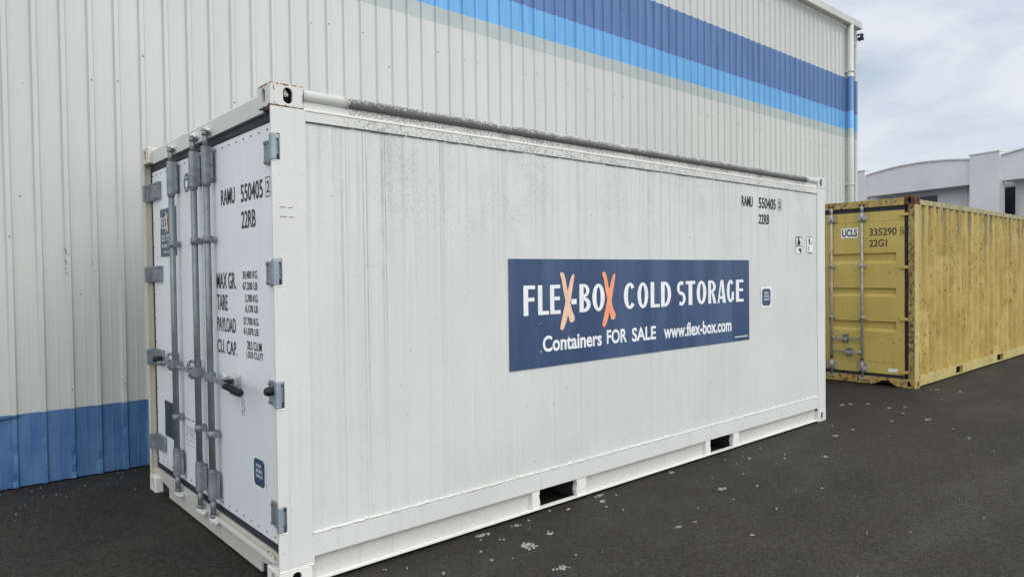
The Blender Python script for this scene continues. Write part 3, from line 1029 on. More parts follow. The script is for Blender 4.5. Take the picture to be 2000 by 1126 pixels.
# locking rods ------------------------------------------------
RX = 0.004
def rod(y, parent):
    m = MB()
    m.cyl((RX, y, .27), (RX, y, 2.40), .0195, n=20)
    m.cyl((RX, y, .155), (RX, y, .27), .0165, n=16)
    m.cyl((RX, y, 2.40), (RX, y, 2.492), .0165, n=16)
    m.cyl((RX, y, .150), (RX, y, .165), .021, n=16)
    m.cyl((RX, y, 2.478), (RX, y, 2.490), .021, n=16)
    r = m.build("locking_rod", 'galv_rod', parent)
    return r
def sleeve(y, z0, z1, parent):
    m = MB()
    pts = []
    for k in range(13):
        a = PI * k / 12
        pts.append((RX - .004 - .023 * math.sin(a), y + .0245 * math.cos(a)))
    pts += [(.032, y - .0245), (.032, y + .0245)]
    m.prism(pts, 'xy', z0, z1)
    m.box(.020, .036, y - .034, y - .0245, z0 + .004, z1 - .004)
    m.box(.0325, DX - .001, y + .016, y + .045, z0 + .004, z1 - .004)
    s = m.build("rod_sleeve", 'galv', parent, bevel=0.002, angle=0.9)
    c = MB()
    e = z0 if z0 > 1 else z1
    sgn = -1 if z0 > 1 else 1
    c.cyl((RX, y, e), (RX, y, e + sgn * .012), .0265, n=18)
    c.cyl((RX, y, e + sgn * .012), (RX, y, e + sgn * .024), .024, n=18)
    c.build("sleeve_collar", 'galv_rod', s)
    b = MB()
    for k in range(3):
        z = z0 + (z1 - z0) * (.12 + .38 * k)
        b.cyl((.028, y - .034, z), (.028, y - .044, z), .0085, .0075, n=6).cut()
        b.cyl((.035, y + .036, z), (.028, y + .036, z), .0075, .0065, n=6).cut()
    b.build("sleeve_bolt", 'galv', s)
def clamp(y, z, parent):
    m = MB()
    m.cyl((RX, y, z - .022), (RX, y, z + .022), .0255, n=18)
    m.box(RX, .032, y - .024, y + .024, z - .0215, z + .0215)
    m.box(.022, .038, y - .034, y - .024, z - .018, z + .018)
    m.box(.0325, DX - .001, y + .016, y + .042, z - .018, z + .018)
    g = m.build("rod_clamp", 'galv', parent)
    b = MB().cyl((.030, y - .034, z), (.030, y - .044, z), .009, .008, n=6)
    b.cyl((.050, y + .038, z), (.036, y + .038, z), .009, .008, n=6)
    b.build("clamp_bolt", 'galv', g)
def cam(y, z, s, parent):
    """s = +1 at the header, -1 at the sill: white keeper horns round the rod end"""
    m = MB()
    for q in (-1, 1):
        m.prism([(.0355, z - .016), (.0355, z + .016), (.002, z + .020), (-.012, z + .006), (-.004, z - .006), (.012, z - .012)], 'xz', y + q * .030 - .007, y + q * .030 + .007)
        m.cyl((.020, y + q * .042, z + .004 * q), (-.002, y + q * .042, z + .006 * q), .012, .009, n=10)
    m.box(.018, .0355, y - .040, y + .040, z - .018 , z + .008)
    k = m.build("cam_keeper", 'steel_white', parent, bevel=0.003)
    c = MB()
    c.cyl((RX, y, z - .02 * s), (RX, y, z + .012 * s), .014, n=12)
    c.prism([(-.014, z - .006), (-.020, z + .008), (.010, z + .012), (.016, z - .008)], 'xz', y - .030, y + .018)
    c.build("rod_cam", 'steel_white', k, bevel=0.002)
RODS = ((1.724, dl), (1.242, dl), (0.998, dr))
for y, par in RODS:
    r = rod(y, par)
    sleeve(y, 2.196, 2.410, par)
    sleeve(y, 0.258, 0.420, par)
    clamp(y, 1.848, par)
    clamp(y, .657, par)
    cam(y, 2.508, 1, wc)
    cam(y, .122, -1, wc)

# handles: bars, hubs and hooked keepers
def hub(y, z, parent, side=1):
    m = MB()
    m.box(RX - .026, RX + .026, y - .028, y + .028, z - .030, z + .030)
    m.box(RX - .020, RX - .006, y + side * .028, y + side * .060, z - .034, z + .034)
    o = m.build("handle_hub", 'galv', parent, bevel=0.005)
    return o
def hook_keeper(y, z, parent, s=1):
    m = MB()
    m.box(.030, DX - .001, y - .028, y + .028, z - .060, z + .055)
    pts = [(.030, y, z + .035), (.008, y + .008 * s, z + .052), (-.012, y + .012 * s, z + .045), (-.016, y + .004 * s, z + .018), (-.004, y - .004, z + .002)]
    m.tube([Vector(p) for p in pts], .0105, n=10)
    pts = [(.030, y, z - .045), (.004, y - .006 * s, z - .058), (-.014, y - .010 * s, z - .042), (-.014, y - .010 * s, z - .020)]
    m.tube([Vector(p) for p in pts], .0105, n=10)
    m.build("handle_keeper", 'galv', parent)
# left door
m = MB()
m.box(-.012, -.002, 1.75, 1.90, 1.005, 1.037)
m.tube([Vector((-.007, 1.89, 1.020)), Vector((-.010, 1.98, 1.010)), Vector((-.004, 2.12, 1.000))], .0125, n=10)
m.build("handle_bar", 'galv', dl, bevel=0.0)
hub(1.724, 1.020, dl, 1)
hook_keeper(1.835, 1.035, dl)
m = MB()
m.box(-.012, -.002, 1.27, 1.48, 1.000, 1.030)
m.tube([Vector((-.007, 1.47, 1.015)), Vector((-.006, 1.56, 1.012)), Vector((.004, 1.70, 1.012))], .0125, n=10)
m.build("handle_bar", 'galv', dl)
hub(1.242, 1.015, dl, 1)
hook_keeper(1.355, 1.025, dl)
# right door
hub(0.998, 1.010, dr, -1)
m = MB()
m.box(-.030, -.018, .70, .975, .994, 1.028)
m.box(-.036, .030, .66, .705, .985, 1.036)
m.box(-.046, -.030, .585, .665, .982, 1.022)
m.box(.018, .054, .62, .72, .935, .985)
hb = m.build("handle_bar", 'galv', dr, bevel=0.004)
m = MB()
m.cyl((.000, .640, 1.054), (-.042, .640, 1.054), .017, n=18)
m.box(-.036, .050, .628, .652, 1.036, 1.050)
m.build("handle_catch", 'steel_white', dr, bevel=0.002)
m = MB()
m.box(-.034, .0, .600, .656, 1.014, 1.030)
m.build("catch_slot", 'rubber', dr)
m = MB()
a, b = Vector((-.046, .590, 1.006)), Vector((-.072, .290, 1.003))
m.cyl(a, b, .0165, n=18)
m.cyl(b, b + (b - a).normalized() * .008, .0165, .010, n=18)
for k in range(12):
    p = a.lerp(b, (k + .5) / 12)
    m.cyl(p, p + (b - a).normalized() * .008, .019, n=18)
m.build("handle_grip", 'rubber', dr)

# lettering on the doors ---------------------------------------
PD = on_door(DX)
o_ = 0.0025
m = MB()
TB = .010
for s, u0, u1, z0, z1 in (("RAMU", .889, .664, 2.043, 2.138), ("550405", .567, .251, 2.037, 2.137), ("22RB", .567, .359, 1.890, 1.987),
                          ("MAX GR.", 1.0, .673, 1.547, 1.645), ("TARE", .998, .818, 1.418, 1.513), ("PAYLOAD", 1.002, .690, 1.290, 1.376), ("CU. CAP.", 1.010, .676, 1.158, 1.240),
                          ("30,480 KG", .567, .352, 1.600, 1.650), ("67,200 LB", .567, .352, 1.538, 1.588),
                          ("2,780 KG", .535, .352, 1.470, 1.518), ("6,130 LB", .535, .352, 1.412, 1.460),
                          ("27,700 KG", .567, .350, 1.342, 1.390), ("61,070 LB", .567, .350, 1.286, 1.332),
                          ("28.5 CU.M", .520, .310, 1.210, 1.258), ("1,010 CU.FT", .530, .290, 1.156, 1.202)):
    put_text(m, s, PD, u0, u1, z0, z1, o_, TB); m.cut()
put_text(m, "2", PD, .196, .166, 2.058, 2.120, o_, TB)
frame(m, PD, .212, .150, 2.036, 2.140, .004, o_)
m.build("door_lettering", 'black', dr, recalc=False)
m = MB()                                           # worn stamp marks under the catch
for k in range(9):
    z = .925 - k * .012
    for q in range(2):
        u = .872 - q * .030 + random.uniform(-.002, .002)
        if random.random() < .85:
            rect(m, PD, u - .25, u - .25 - random.uniform(.006, .018), z - .004, z + random.uniform(.000, .004), o_)
m.build("stamp_marks", 'grey_print', dr, recalc=False)

def sticker(parent, place, u0, u1, z0, z1, words, base=o_):
    s = 1 if u1 > u0 else -1
    m = MB()
    rect(m, place, u0, u1, z0, z1, base)
    st = m.build("sticker", 'white_vinyl', parent, recalc=False)
    m = MB()
    w, h = abs(u1 - u0), z1 - z0
    a, b, c0, d0 = u0 + s * w * .1, u1 - s * w * .1, z0 + h * .09, z1 - h * .09
    q = w * .10
    poly(m, [(a + s * q, c0), (b - s * q, c0), (b, c0 + q), (b, d0 - q), (b - s * q, d0), (a + s * q, d0), (a, d0 - q), (a, c0 + q)], place, base + .0015)
    m.build("sticker_panel", 'navy_small', st, recalc=False)
    m = MB()
    for wd, c0, c1, zz0, zz1 in words:
        if wd:
            put_text(m, wd, place, u0 + (u1 - u0) * c0, u0 + (u1 - u0) * c1, z0 + h * zz0, z0 + h * zz1, base + .003, .02)
            m.cut()
    if m.v:
        m.build("sticker_print", 'white_vinyl', st, recalc=False)
    return st
FLEX = (("BUY", .30, .70, .66, .76), ("RENT", .26, .78, .50, .60), ("SELL", .30, .76, .35, .45))
FL3 = (("FLEX", .30, .70, .66, .76), ("BOX", .28, .78, .50, .60), ("SALE", .28, .76, .35, .45))
sticker(dr, PD, .468, .281, .450, .632, FL3)
# upright logo sticker on the left door
m = MB()
rect(m, PD, 2.195, 1.800, 1.772, 2.120, o_)
ls = m.build("sticker", 'navy_small', dl, recalc=False)
m = MB()
for ch, a, b in (('F', 2.185, 2.145), ('L', 2.135, 2.10), ('E', 2.09, 2.05), ('B', 1.965, 1.93), ('O', 1.92, 1.88)):
    put_glyph(m, ch, PD, a, b, 1.975, 2.060, o_ + .0015)
m.cut()
put_text(m, "COLD", PD, 2.165, 2.07, 1.885, 1.930, o_ + .0015, .02); m.cut()
put_text(m, "STORAGE", PD, 2.04, 1.85, 1.885, 1.930, o_ + .0015, .02); m.cut()
put_text(m, "FOR SALE", PD, 2.155, 1.86, 1.838, 1.862, o_ + .0015, .015); m.cut()
put_text(m, "flex-box.com", PD, 2.12, 1.88, 1.798, 1.818, o_ + .0015, .012)
m.build("sticker_print", 'white_vinyl', ls, recalc=False)
m = MB()
poly(m, [(2.055, 2.09), (2.030, 2.095), (1.985, 1.955), (2.015, 1.945)], PD, o_ + .0025)
poly(m, [(2.000, 2.085), (1.985, 2.08), (2.045, 1.94), (2.060, 1.945)], PD, o_ + .003)
m.build("logo_cross", 'peach', ls, recalc=False)
# round seal
m = MB()
n = 28
pts = []
for k in range(n):
    a = 2 * PI * k / n
    r = 1.0 if k % 2 else .90
    pts.append((1.548 + .066 * r * math.cos(a), 2.253 + .068 * r * math.sin(a)))
poly(m, pts, PD, o_)
rs = m.build("round_seal", 'lilac_print', dl, recalc=False)
m = MB()
poly(m, [(1.548 + .030 * math.cos(2 * PI * k / 16), 2.245 + .026 * math.sin(2 * PI * k / 16)) for k in range(16)], PD, o_ + .0015)
rect(m, PD, 1.59, 1.51, 2.285, 2.291, o_ + .0015); rect(m, PD, 1.575, 1.52, 2.207, 2.212, o_ + .0015)
m.build("seal_print", 'white_vinyl', rs, recalc=False)
# dark data plate, paper notice
m = MB().box(DX - .005, DX - .001, 2.178, 1.90, .452, .712)
m.build("data_plate", 'plate', dl, bevel=0.001)
m = MB()
rect(m, PD, 1.695, 1.470, .455, .665, o_)
nt = m.build("notice", 'white_vinyl', dl, recalc=False)
m = MB()
def print_line(m, place, u0, u1, z, h, off, gap=.35, seg=.012):
    s = 1 if u1 > u0 else -1
    u = u0
    while (u1 - u) * s > seg:
        l = random.uniform(.5, 1.6) * seg
        if random.random() > gap:
            rect(m, place, u, u + s * l, z, z + h, off)
        u += s * (l + seg * .35)
print_line(m, PD, 1.685, 1.485, .648, .010, o_ + .0015, .1, .02)
for k in range(6):
    print_line(m, PD, 1.68, 1.49, .598 - k * .013, .0055, o_ + .0015, .2)
print_line(m, PD, 1.68, 1.49, .505, .006, o_ + .0015, .3)
for k in range(5):
    rect(m, PD, 1.682 - k * .043, 1.670 - k * .043, .472, .482, o_ + .0015)
m.build("notice_print", 'grey_print', nt, recalc=False)

# long side ------------------------------------------------------
SY = 0.012
m = MB()
nx, nzz = 120, 24
for j in range(nzz + 1):
    z = .27 + (2.42 - .27) * j / nzz
    for i in range(nx + 1):
        x = .178 + (5.884 - .178) * i / nx
        # slight quilting between the frames
        q = 0.0006 * math.cos(2 * PI * (x - 1.848) / .4) + 0.002 * noise3(x * 1.3, z * 1.1, 0.5)
        m.v.append((x, SY + q, z))
for j in range(nzz):
    for i in range(nx):
        a = j * (nx + 1) + i
        m.f.append([a, a + 1, a + nx + 2, a + nx + 1]); m.mi.append(0); m.sm.append(True)
side = m.build("side_panel", 'side', wc, recalc=False)
# rail above the panel
m = MB()
m.box(.179, 5.879, .006, .05, 2.416, 2.468)
m.build("top_side_rail", 'band_low', wc, bevel=0.0015)
m = MB()
m.box(.179, 5.879, .003, .05, 2.4685, 2.481)
m.build("rail_ledge", 'weld', wc, bevel=0.002)
m = MB()
m.box(.179, 5.879, .012, .05, 2.4815, 2.53)
m.build("rail_web", 'band_up', wc)
m = MB()
m.cyl((.179, .022, 2.548), (5.879, .022, 2.548), .032, n=28)
for x in (.43,):
    m.cyl((x, .022, 2.548), (x + .012, .022, 2.548), .0335, n=28)
m.build("rail_tube", 'tube', wc)
# dark dashed strips standing in for the rail's cast shadow; wavy roof edge
m = MB()
xx = .19
while xx < 5.86:
    l = random.uniform(.045, .13)
    hgt = random.uniform(.001, .0045)
    if random.random() < .93:
        m.box(xx, min(5.87, xx + l), .0045, .0075, 2.414 - hgt, 2.4165)
    xx += l + random.uniform(.003, .02)
m.build("rail_shadow_dashes", 'shade_line', wc)
m = MB()
n = 200
for i in range(n + 1):
    x = .19 + (5.87 - .19) * i / n
    z = 2.582 + .003 * noise3(x * 9, 1, 2)
    m.v += [(x, .040, 2.575), (x, .040, z), (x, .045, z), (x, 2.39, 2.588)]
for i in range(n):
    a = 4 * i
    for k in range(3):
        m.f.append([a + k, a + k + 4, a + k + 5, a + k + 1]); m.mi.append(0); m.sm.append(False)
m.build("roof_panel", 'white', wc)
# lower rail: weld bead, face band, recessed web with fork pockets, foot flange
m = MB()
m.box(.1865, 5.879, .003, .05, .150, .270)
m.build("bottom_side_rail", 'white', wc, bevel=0.002)
m = MB()
bead(m, (.188, .004, .273), (5.878, .004, .277), .0052, .022, .45)
for x in (.30, .50, .68, .90, 1.25, 1.62, 1.95, 2.3, 2.6, 2.95, 3.3, 3.8, 4.3, 4.8, 5.2, 5.5):
    m.cyl((x - .014, .004, .277), (x + .014, .004, .277), .007, .005, n=7)
m.build("weld_bead", 'weld', wc)
PK = ((1.824, 2.184), (3.874, 4.234))
m = MB()
xs = [.179] + [q for a, b in PK for q in (a - .07, b + .10)] + [5.879]
for a, b in zip(xs[0::2], xs[1::2]):
    m.box(a, b, .036, .048, .029, .1495).cut()
m.build("rail_web_plate", 'sill', wc)
m = MB()
m.box(.179, 5.879, .002, .036, .0175, .0285)
m.build("foot_flange", 'weld', wc, bevel=0.001)
m = MB()
for a, b in PK:
    m.prism([(a - .07, .029), (a - .004, .029), (a + .003, .06), (a - .006, .10), (a, .1495), (a - .07, .1495)], 'xz', .010, .048).cut()
    m.prism([(b + .10, .029), (b + .006, .029), (b - .004, .07), (b + .008, .11), (b - .002, .1495), (b + .10, .1495)], 'xz', .010, .048).cut()
m.build("pocket_cheek", 'weld', wc)
m = MB()
for a, b in PK:
    m.box(a - .005, a, .050, 2.38, .012, .149)
    m.box(b, b + .005, .050, 2.38, .012, .149)
    m.box(a, b, .050, 2.38, .1492, .156).cut()
m.build("fork_pocket", 'dark', wc)
m = MB()
m.box(.95, 1.80, .06, 2.38, .03, .16).cut().box(2.20, 3.85, .06, 2.38, .03, .16).cut().box(4.25, 5.85, .06, 2.38, .03, .16)
m.build("floor_beams", 'dark', wc)
m = MB()
m.box(.179, 5.879, W - .02, W - .004, .15, 2.56)
m.box(.179, 5.879, W - .04, W - .022, .02, .149)
m.build("side_panel", 'white', wc)
m = MB()
m.box(L - .10, L - .02, .16, W - .16, .02, 2.56)
m.build("machinery_end_panel", 'white', wc)
m = MB().box(L - .025, L - .012, .5, 1.95, 1.15, 2.2)
m.build("machinery_grille", 'galv', wc)
m = MB().box(.14, 5.9, .10, 2.34, .17, 2.56)
m.build("insulated_body", 'white', wc)

# codes and stickers on the side
PS = on_side(SY - .004)
m = MB()
for s, u0, u1, z0, z1 in (("RAMU", 4.403, 4.595, 2.207, 2.304), ("550405", 4.705, 5.020, 2.203, 2.306), ("22RB", 4.704, 4.896, 2.057, 2.150)):
    put_text(m, s, PS, u0, u1, z0, z1, 0.0, .016); m.cut()
put_text(m, "2", PS, 5.082, 5.118, 2.222, 2.290, 0.0, .014)
frame(m, PS, 5.068, 5.133, 2.200, 2.312, .004, 0.0)
m.build("side_lettering", 'black', wc, recalc=False)
m = MB()                                            # pictogram plate: frame, figure, wedge
rect(m, PS, 5.424, 5.548, 1.785, 1.958, 0)
pt = m.build("pictogram", 'white_vinyl', wc, recalc=False)
m = MB()
frame(m, PS, 5.426, 5.546, 1.852, 1.955, .004, .0015)
rect(m, PS, 5.434, 5.535, 1.945, 1.951, .003); rect(m, PS, 5.434, 5.535, 1.854, 1.861, .003)
poly(m, [(5.452, 1.868), (5.500, 1.868), (5.518, 1.885), (5.505, 1.915), (5.488, 1.925), (5.488, 1.944), (5.462, 1.944), (5.466, 1.915), (5.450, 1.905)], PS, .0030)
poly(m, [(5.462, 1.832), (5.535, 1.836), (5.535, 1.790), (5.515, 1.790)], PS, .0015)
m.build("pictogram_print", 'black', pt, recalc=False)
m = MB()
rect(m, PS, 5.660, 5.780, 1.786, 1.962, 0)
pt = m.build("label_plate", 'white_vinyl', wc, recalc=False)
m = MB()
rect(m, PS, 5.668, 5.774, 1.950, 1.958, .0015); rect(m, PS, 5.668, 5.774, 1.790, 1.799, .0015)
for z in (1.816, 1.833, 1.850):
    rect(m, PS, 5.684, 5.708, z, z + .009, .0015)
rect(m, PS, 5.686, 5.724, 1.915, 1.936, .0015); rect(m, PS, 5.690, 5.730, 1.896, 1.911, .0015); rect(m, PS, 5.686, 5.725, 1.878, 1.888, .0015)
m.build("label_print", 'black', pt, recalc=False)
m = MB(); rect(m, PS, 5.738, 5.768, 1.876, 1.908, .0015)
m.build("label_patch", 'teal_print', pt, recalc=False)
sticker(wc, PS, 4.735, 4.928, 1.262, 1.458, FL3, 0.0)

# the banner
m = MB()
m.box(1.566, 4.518, SY - .0055, SY - .0035, .978, 1.7125)
bn = m.build("banner", 'navy', wc)
PB = on_side(SY - .0065)
m = MB()
for ch, a, b in (('F', 1.692, 1.798), ('L', 1.824, 1.926), ('E', 1.938, 2.038), ('B', 2.230, 2.346), ('O', 2.366, 2.500),
                 ('C', 2.719, 2.845), ('O', 2.882, 3.016), ('L', 3.046, 3.162), ('D', 3.180, 3.314), ('S', 3.398, 3.512), ('T', 3.516, 3.652),
                 ('O', 3.675, 3.818), ('R', 3.848, 3.968), ('A', 3.992, 4.124), ('G', 4.140, 4.258), ('E', 4.290, 4.418)):
    put_glyph(m, ch, PB, a, b, 1.334, 1.535, .0)
    if a in (1.938, 2.366, 3.180, 4.290): m.cut()
put_glyph(m, '-', PB, 2.146, 2.200, 1.394, 1.431, .0)
m.cut()
for s, a, b, z0, z1 in (("Containers", 1.864, 2.464, 1.079, 1.190), ("FOR", 2.520, 2.750, 1.084, 1.190), ("SALE", 2.811, 3.110, 1.080, 1.188),
                        ("www.flex-box.com", 3.214, 4.212, 1.074, 1.190)):
    put_text(m, s, PB, a, b, z0, z1, 0.0, .026); m.cut()
print_line(m, PB, 4.27, 4.49, 1.010, .010, 0.0, .05, .018)
m.build("banner_lettering", 'white_vinyl', bn, recalc=False)
def brush_cross(u0, u1, z0, z1, mat):
    m = MB()
    def U(a): return u0 + (u1 - u0) * a
    def Zz(b): return z0 + (z1 - z0) * b
    thick = [(.0, .965), (.06, 1.0), (.26, .985), (.36, .90), (.62, .55), (.82, .33), (1.0, .22), (1.0, .16), (.86, .12), (.66, .13), (.52, .28), (.24, .66), (.12, .86)]
    thin = [(.80, .93), (.92, .965), (1.02, .95), (.88, .74), (.68, .44), (.42, .16), (.22, .02), (.10, .0), (-.03, .02), (.0, .10), (.24, .36), (.50, .66), (.68, .84)]
    poly(m, [(U(a), Zz(b)) for a, b in thick], PB, .0022)
    poly(m, [(U(a), Zz(b)) for a, b in thin], PB, .0034)
    m.build("brushed_cross", mat, bn, recalc=False)
brush_cross(2.034, 2.176, 1.218, 1.622, 'peach')
brush_cross(2.472, 2.618, 1.214, 1.622, 'orange')

# a few rust marks on the near post (fine scratches)
m = MB()
PP = on_side(.002)
for u0, u1, z in ((.040, .072, 1.965), (.085, .105, 1.964), (.040, .075, 1.917), (.086, .112, 1.916)):
    rect(m, PP, u0, u1, z, z + .003, .0015)
m.build("rust_scratches", 'rust', wc, recalc=False)

# ================================================================ YELLOW CONTAINER
YX, YY = 8.78, 0.045
yc = thing("dry_container", "weathered yellow corrugated shipping container with rusty door frame and pale locking bars", "shipping container", (YX, YY, 0))
for (cx, sx) in ((0, 1), (L, -1)):
    for (cy, sy) in ((0, 1), (W, -1)):
        top_m = ['rust', 'dark'] if (sx == 1) else ['y_rust', 'dark']
        casting("corner_casting", yc, cx, cy, H - .118, sx, sy, top_m, ly=.14 if sx == 1 else .162)
        casting("corner_casting", yc, cx, cy, 0, sx, sy, ['y_rust', 'dark'])
# corner posts
for cy, sy in ((0, 1), (W, -1)):
    m = MB()
    m.box(.006, .145, cy + sy * .004, cy + sy * .016, .118, H - .118)
    m.build("corner_post", 'y_post', yc, bevel=0.003)
    m = MB()
    m.box(.004, .022, cy + sy * .0165, cy + sy * .088, .118, H - .118)
    m.build("post_edge", 'rust_edge', yc, bevel=0.003)
    m = MB().box(.06, .08, cy + sy * .0885, cy + sy * .150, .118, H - .118)
    m.build("door_gap_seal", 'gasket', yc)
    m = MB().box(L - .14, L - .004, cy + sy * .004, cy + sy * .12, .118, H - .118)
    m.build("corner_post", 'y_post', yc, bevel=0.004)
m = MB()
m.prism([(.14, 2.474), (.14, 2.572), (W - .14, 2.572), (W - .14, 2.474)], 'yz', .012, .10)
m.build("door_header", 'y_rust', yc, bevel=0.004)
m = MB()
m.prism([(.1625, .010), (.1625, .118), (W - .1625, .118), (W - .1625, .010), (2.20, .018), (2.05, .085), (1.93, .085), (1.80, .014), (.555, .014), (.42, .080), (.345, .080), (.245, .012)], 'yz', .012, .08)
m.build("door_sill", 'y_rust', yc)
m = MB().box(.1, 5.9, .08, W - .08, .13, .16)
m.build("floor", 'dark', yc)
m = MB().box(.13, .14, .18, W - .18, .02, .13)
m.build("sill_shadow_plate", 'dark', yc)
DXY = .040
RC = ((1.690, 1.838), (1.228, 1.352), (.745, .888))
def ydoor(y0, y1, side):
    # panel as horizontal strip profile with three recesses between its stiles
    m = MB()
    st0, st1 = y0 + .105, y1 - .045
    if side < 0: st0, st1 = y0 + .045, y1 - .105
    m.box(DXY, DXY + .05, y0, st0, .165, 2.412)
    m.box(DXY, DXY + .05, st1, y1, .165, 2.412)
    prof = [(DXY, .165)]
    for a, b in reversed(RC):
        prof += [(DXY, a), (DXY + .036, a + .045), (DXY + .036, b - .012), (DXY, b)]
    prof += [(DXY, 2.412)]
    outer = prof + [(DXY + .05, 2.412), (DXY + .05, .165)]
    m.prism(outer, 'xz', st0 + .0002, st1 - .0002)
    d = m.build("door", 'y_door', yc)
    s = MB()
    s.box(DXY - .003, DXY + .02, y0 + .008, y1 - .008, 2.276, 2.280).cut()
    s.box(DXY - .003, DXY + .02, y0 + .10, y1 - .10, .318, .322)
    s.build("door_seam", 'y_rust', d)
    k = MB()
    k.box(DXY + .002, DXY + .03, y0 - .01, y1 + .003, 2.4125, 2.472).cut()
    k.box(DXY + .002, DXY + .03, y0 - .01, y1 + .003, .122, .1645)
    k.build("gasket", 'gasket', d)
    return d
ydr = ydoor(.150, 1.215, 1)
ydl = ydoor(1.223, W - .150, -1)
def y_hinge(z, side, parent):
    m = MB()
    if side > 0: a, b, c0 = .030, .205, .030
    else: a, b, c0 = W - .205, W - .030, W - .030
    m.box(.014, .032, a, b, z - .020, z + .020)
    m.cyl((.022, c0, z - .045), (.022, c0, z + .045), .018, n=12)
    h = m.build("hinge", 'y_door', parent, bevel=0.0)
    p = MB().box(.010, .013, a - .012 if side > 0 else b - .008, a + .008 if side > 0 else b + .012, z - .042, z + .042)
    p.build("hinge_pin_plate", 'rust', h)
for z in (2.352, 1.637, .932, .213):
    y_hinge(z, 1, ydr)
    y_hinge(z, -1, ydl)
MAT['galv_light'] = plain("pale_galvanised_steel", (0.40, 0.40, 0.38), 0.5, 0.25, 0.25, 12)
def y_rod(y, parent, hz, hdir):
    m = MB()
    m.cyl((.006, y, .10), (.006, y, 2.505), .0175, n=14)
    m.cyl((.006, y, 2.42), (.006, y, 2.50), .022, n=14)
    m.cyl((.006, y, .34), (.006, y, .36), .022, n=14, mi=1)
    r = m.build("locking_rod", ['galv_light', 'rubber'], parent)
    for z0, z1 in ((2.285, 2.405), (.175, .31)):
        b = MB()
        b.box(-.010, DXY - .001, y - .034, y + .034, z0 + .02, z1 - .02)
        b.box(.010, DXY - .001, y - .060, y + .060, z0 + .012, z1 - .015)
        b.cyl((.006, y, z0), (.006, y, z1), .026, n=14)
        for q in (-1, 1):
            for zz in (z0 + .03, z1 - .03):
                b.cyl((.010, y + q * .050, zz), (.000, y + q * .050, zz), .010, n=6)
        b.build("rod_bracket", 'galv_light', parent)
    for z in (.935, 1.66):
        b = MB()
        b.cyl((.006, y, z - .02), (.006, y, z + .02), .024, n=12)
        b.box(.006, DXY - .001, y - .048, y + .048, z - .018, z + .018)
        b.build("rod_guide", 'galv_light', parent)
    for z, s in ((2.512, 1), (.078, -1)):
        b = MB()
        for q in (-1, 1):
            b.prism([(.012, z - .02), (.012, z + .024), (-.012, z + .018), (-.018, z - .002), (-.004, z - .010)], 'xz', y + q * .028 - .006, y + q * .028 + .006)
        b.box(-.008, .010, y - .02, y + .03, z - .012, z + .012)
        b.build("cam_keeper", 'rust' if s > 0 else 'galv_light', yc)
    # handle
    h = MB()
    h.cyl((.006, y + hdir * .015, hz), (-.016, y + hdir * .050, hz), .022, n=12)
    h.box(-.014, -.004, *sorted((y + hdir * .03, y + hdir * .23)), hz - .016, hz + .012)
    h.build("handle_bar", 'galv_light', parent)
    h = MB()
    h.box(-.018, -.006, *sorted((y + hdir * .23, y + hdir * .40)), hz - .012, hz + .010)
    h.build("handle_grip", 'galv', parent)
    k = MB()
    yk = y + hdir * .19
    k.box(.018, DXY - .001, yk - .04, yk + .04, hz - .06, hz + .06)
    k.tube([Vector((.018, yk, hz + .045)), Vector((-.022, yk + .01, hz + .055)), Vector((-.028, yk + .02, hz + .03))], .011, n=8)
    k.tube([Vector((.018, yk, hz - .045)), Vector((-.022, yk - .01, hz - .055)), Vector((-.028, yk - .02, hz - .03))], .011, n=8)
    k.build("handle_keeper", 'galv', parent)
y_rod(.690, ydr, .440, 1)
y_rod(1.118, ydr, .632, -1)
y_rod(1.325, ydl, .632, 1)
y_rod(1.760, ydl, .440, -1)
PY = on_door(DXY)
m = MB(); rect(m, PY, .992, .756, 2.062, 2.200, .002)
lb = m.build("owner_label", 'white_vinyl', ydr, recalc=False)
m = MB(); put_text(m, "UCLS", PY, .978, .770, 2.080, 2.184, .0035, .03)
m.build("owner_lettering", 'black', lb, recalc=False)
m = MB()
for s, u0, u1, z0, z1 in (("335290", .602, .247, 2.076, 2.180), ("22G1", .602, .370, 1.925, 2.024)):
    put_text(m, s, PY, u0, u1, z0, z1, .002, .014); m.cut()
put_text(m, "6", PY, .188, .150, 2.088, 2.170, .002, .006)
frame(m, PY, .200, .135, 2.070, 2.186, .005, .002)
m.build("door_lettering", 'black', ydr, recalc=False)
m = MB(); rect(m, PY, .355, .235, .197, .246, .002)
m.build("small_label", 'white_vinyl', ydr, recalc=False)

# corrugated long side
m = MB()
xx = .146
pts = []
cyc = ((0, .005), (.090, .005), (.128, .046), (.232, .046))
while xx < L - .14:
    for a, d in cyc:
        if xx + a < L - .14: pts.append((xx + a, d))
    xx += .278
pts.append((L - .14, .046))
zs = [.157, .3, .45, .6, .75, .9, 1.05, 1.2, 1.35, 1.5, 1.65, 1.8, 1.95, 2.1, 2.25, 2.35, 2.474]
n = len(pts)
for z in zs:
    for x, d in pts:
        dn = noise3(x * 3.1, z * 4.3, 9.0)
        w = .034 * max(0, dn - .12) + .006 * noise3(x * 1.1, z * 1.3, 2.0)
        if z in (zs[0], zs[-1]): w = 0
        m.v.append((x + .004 * noise3(x * 5, z * 3, 1), d + w, z))
for j in range(len(zs) - 1):
    for i in range(n - 1):
        m.f.append([j * n + i, j * n + i + 1, (j + 1) * n + i + 1, (j + 1) * n + i]); m.mi.append(0); m.sm.append(False)
m.build("side_panel", 'y_side', yc, recalc=False)
m = MB()
m.box(.179, L - .179, .002, .060, 2.4745, 2.542)
m.build("top_side_rail", 'y_rail', yc, bevel=0.003)
m = MB()
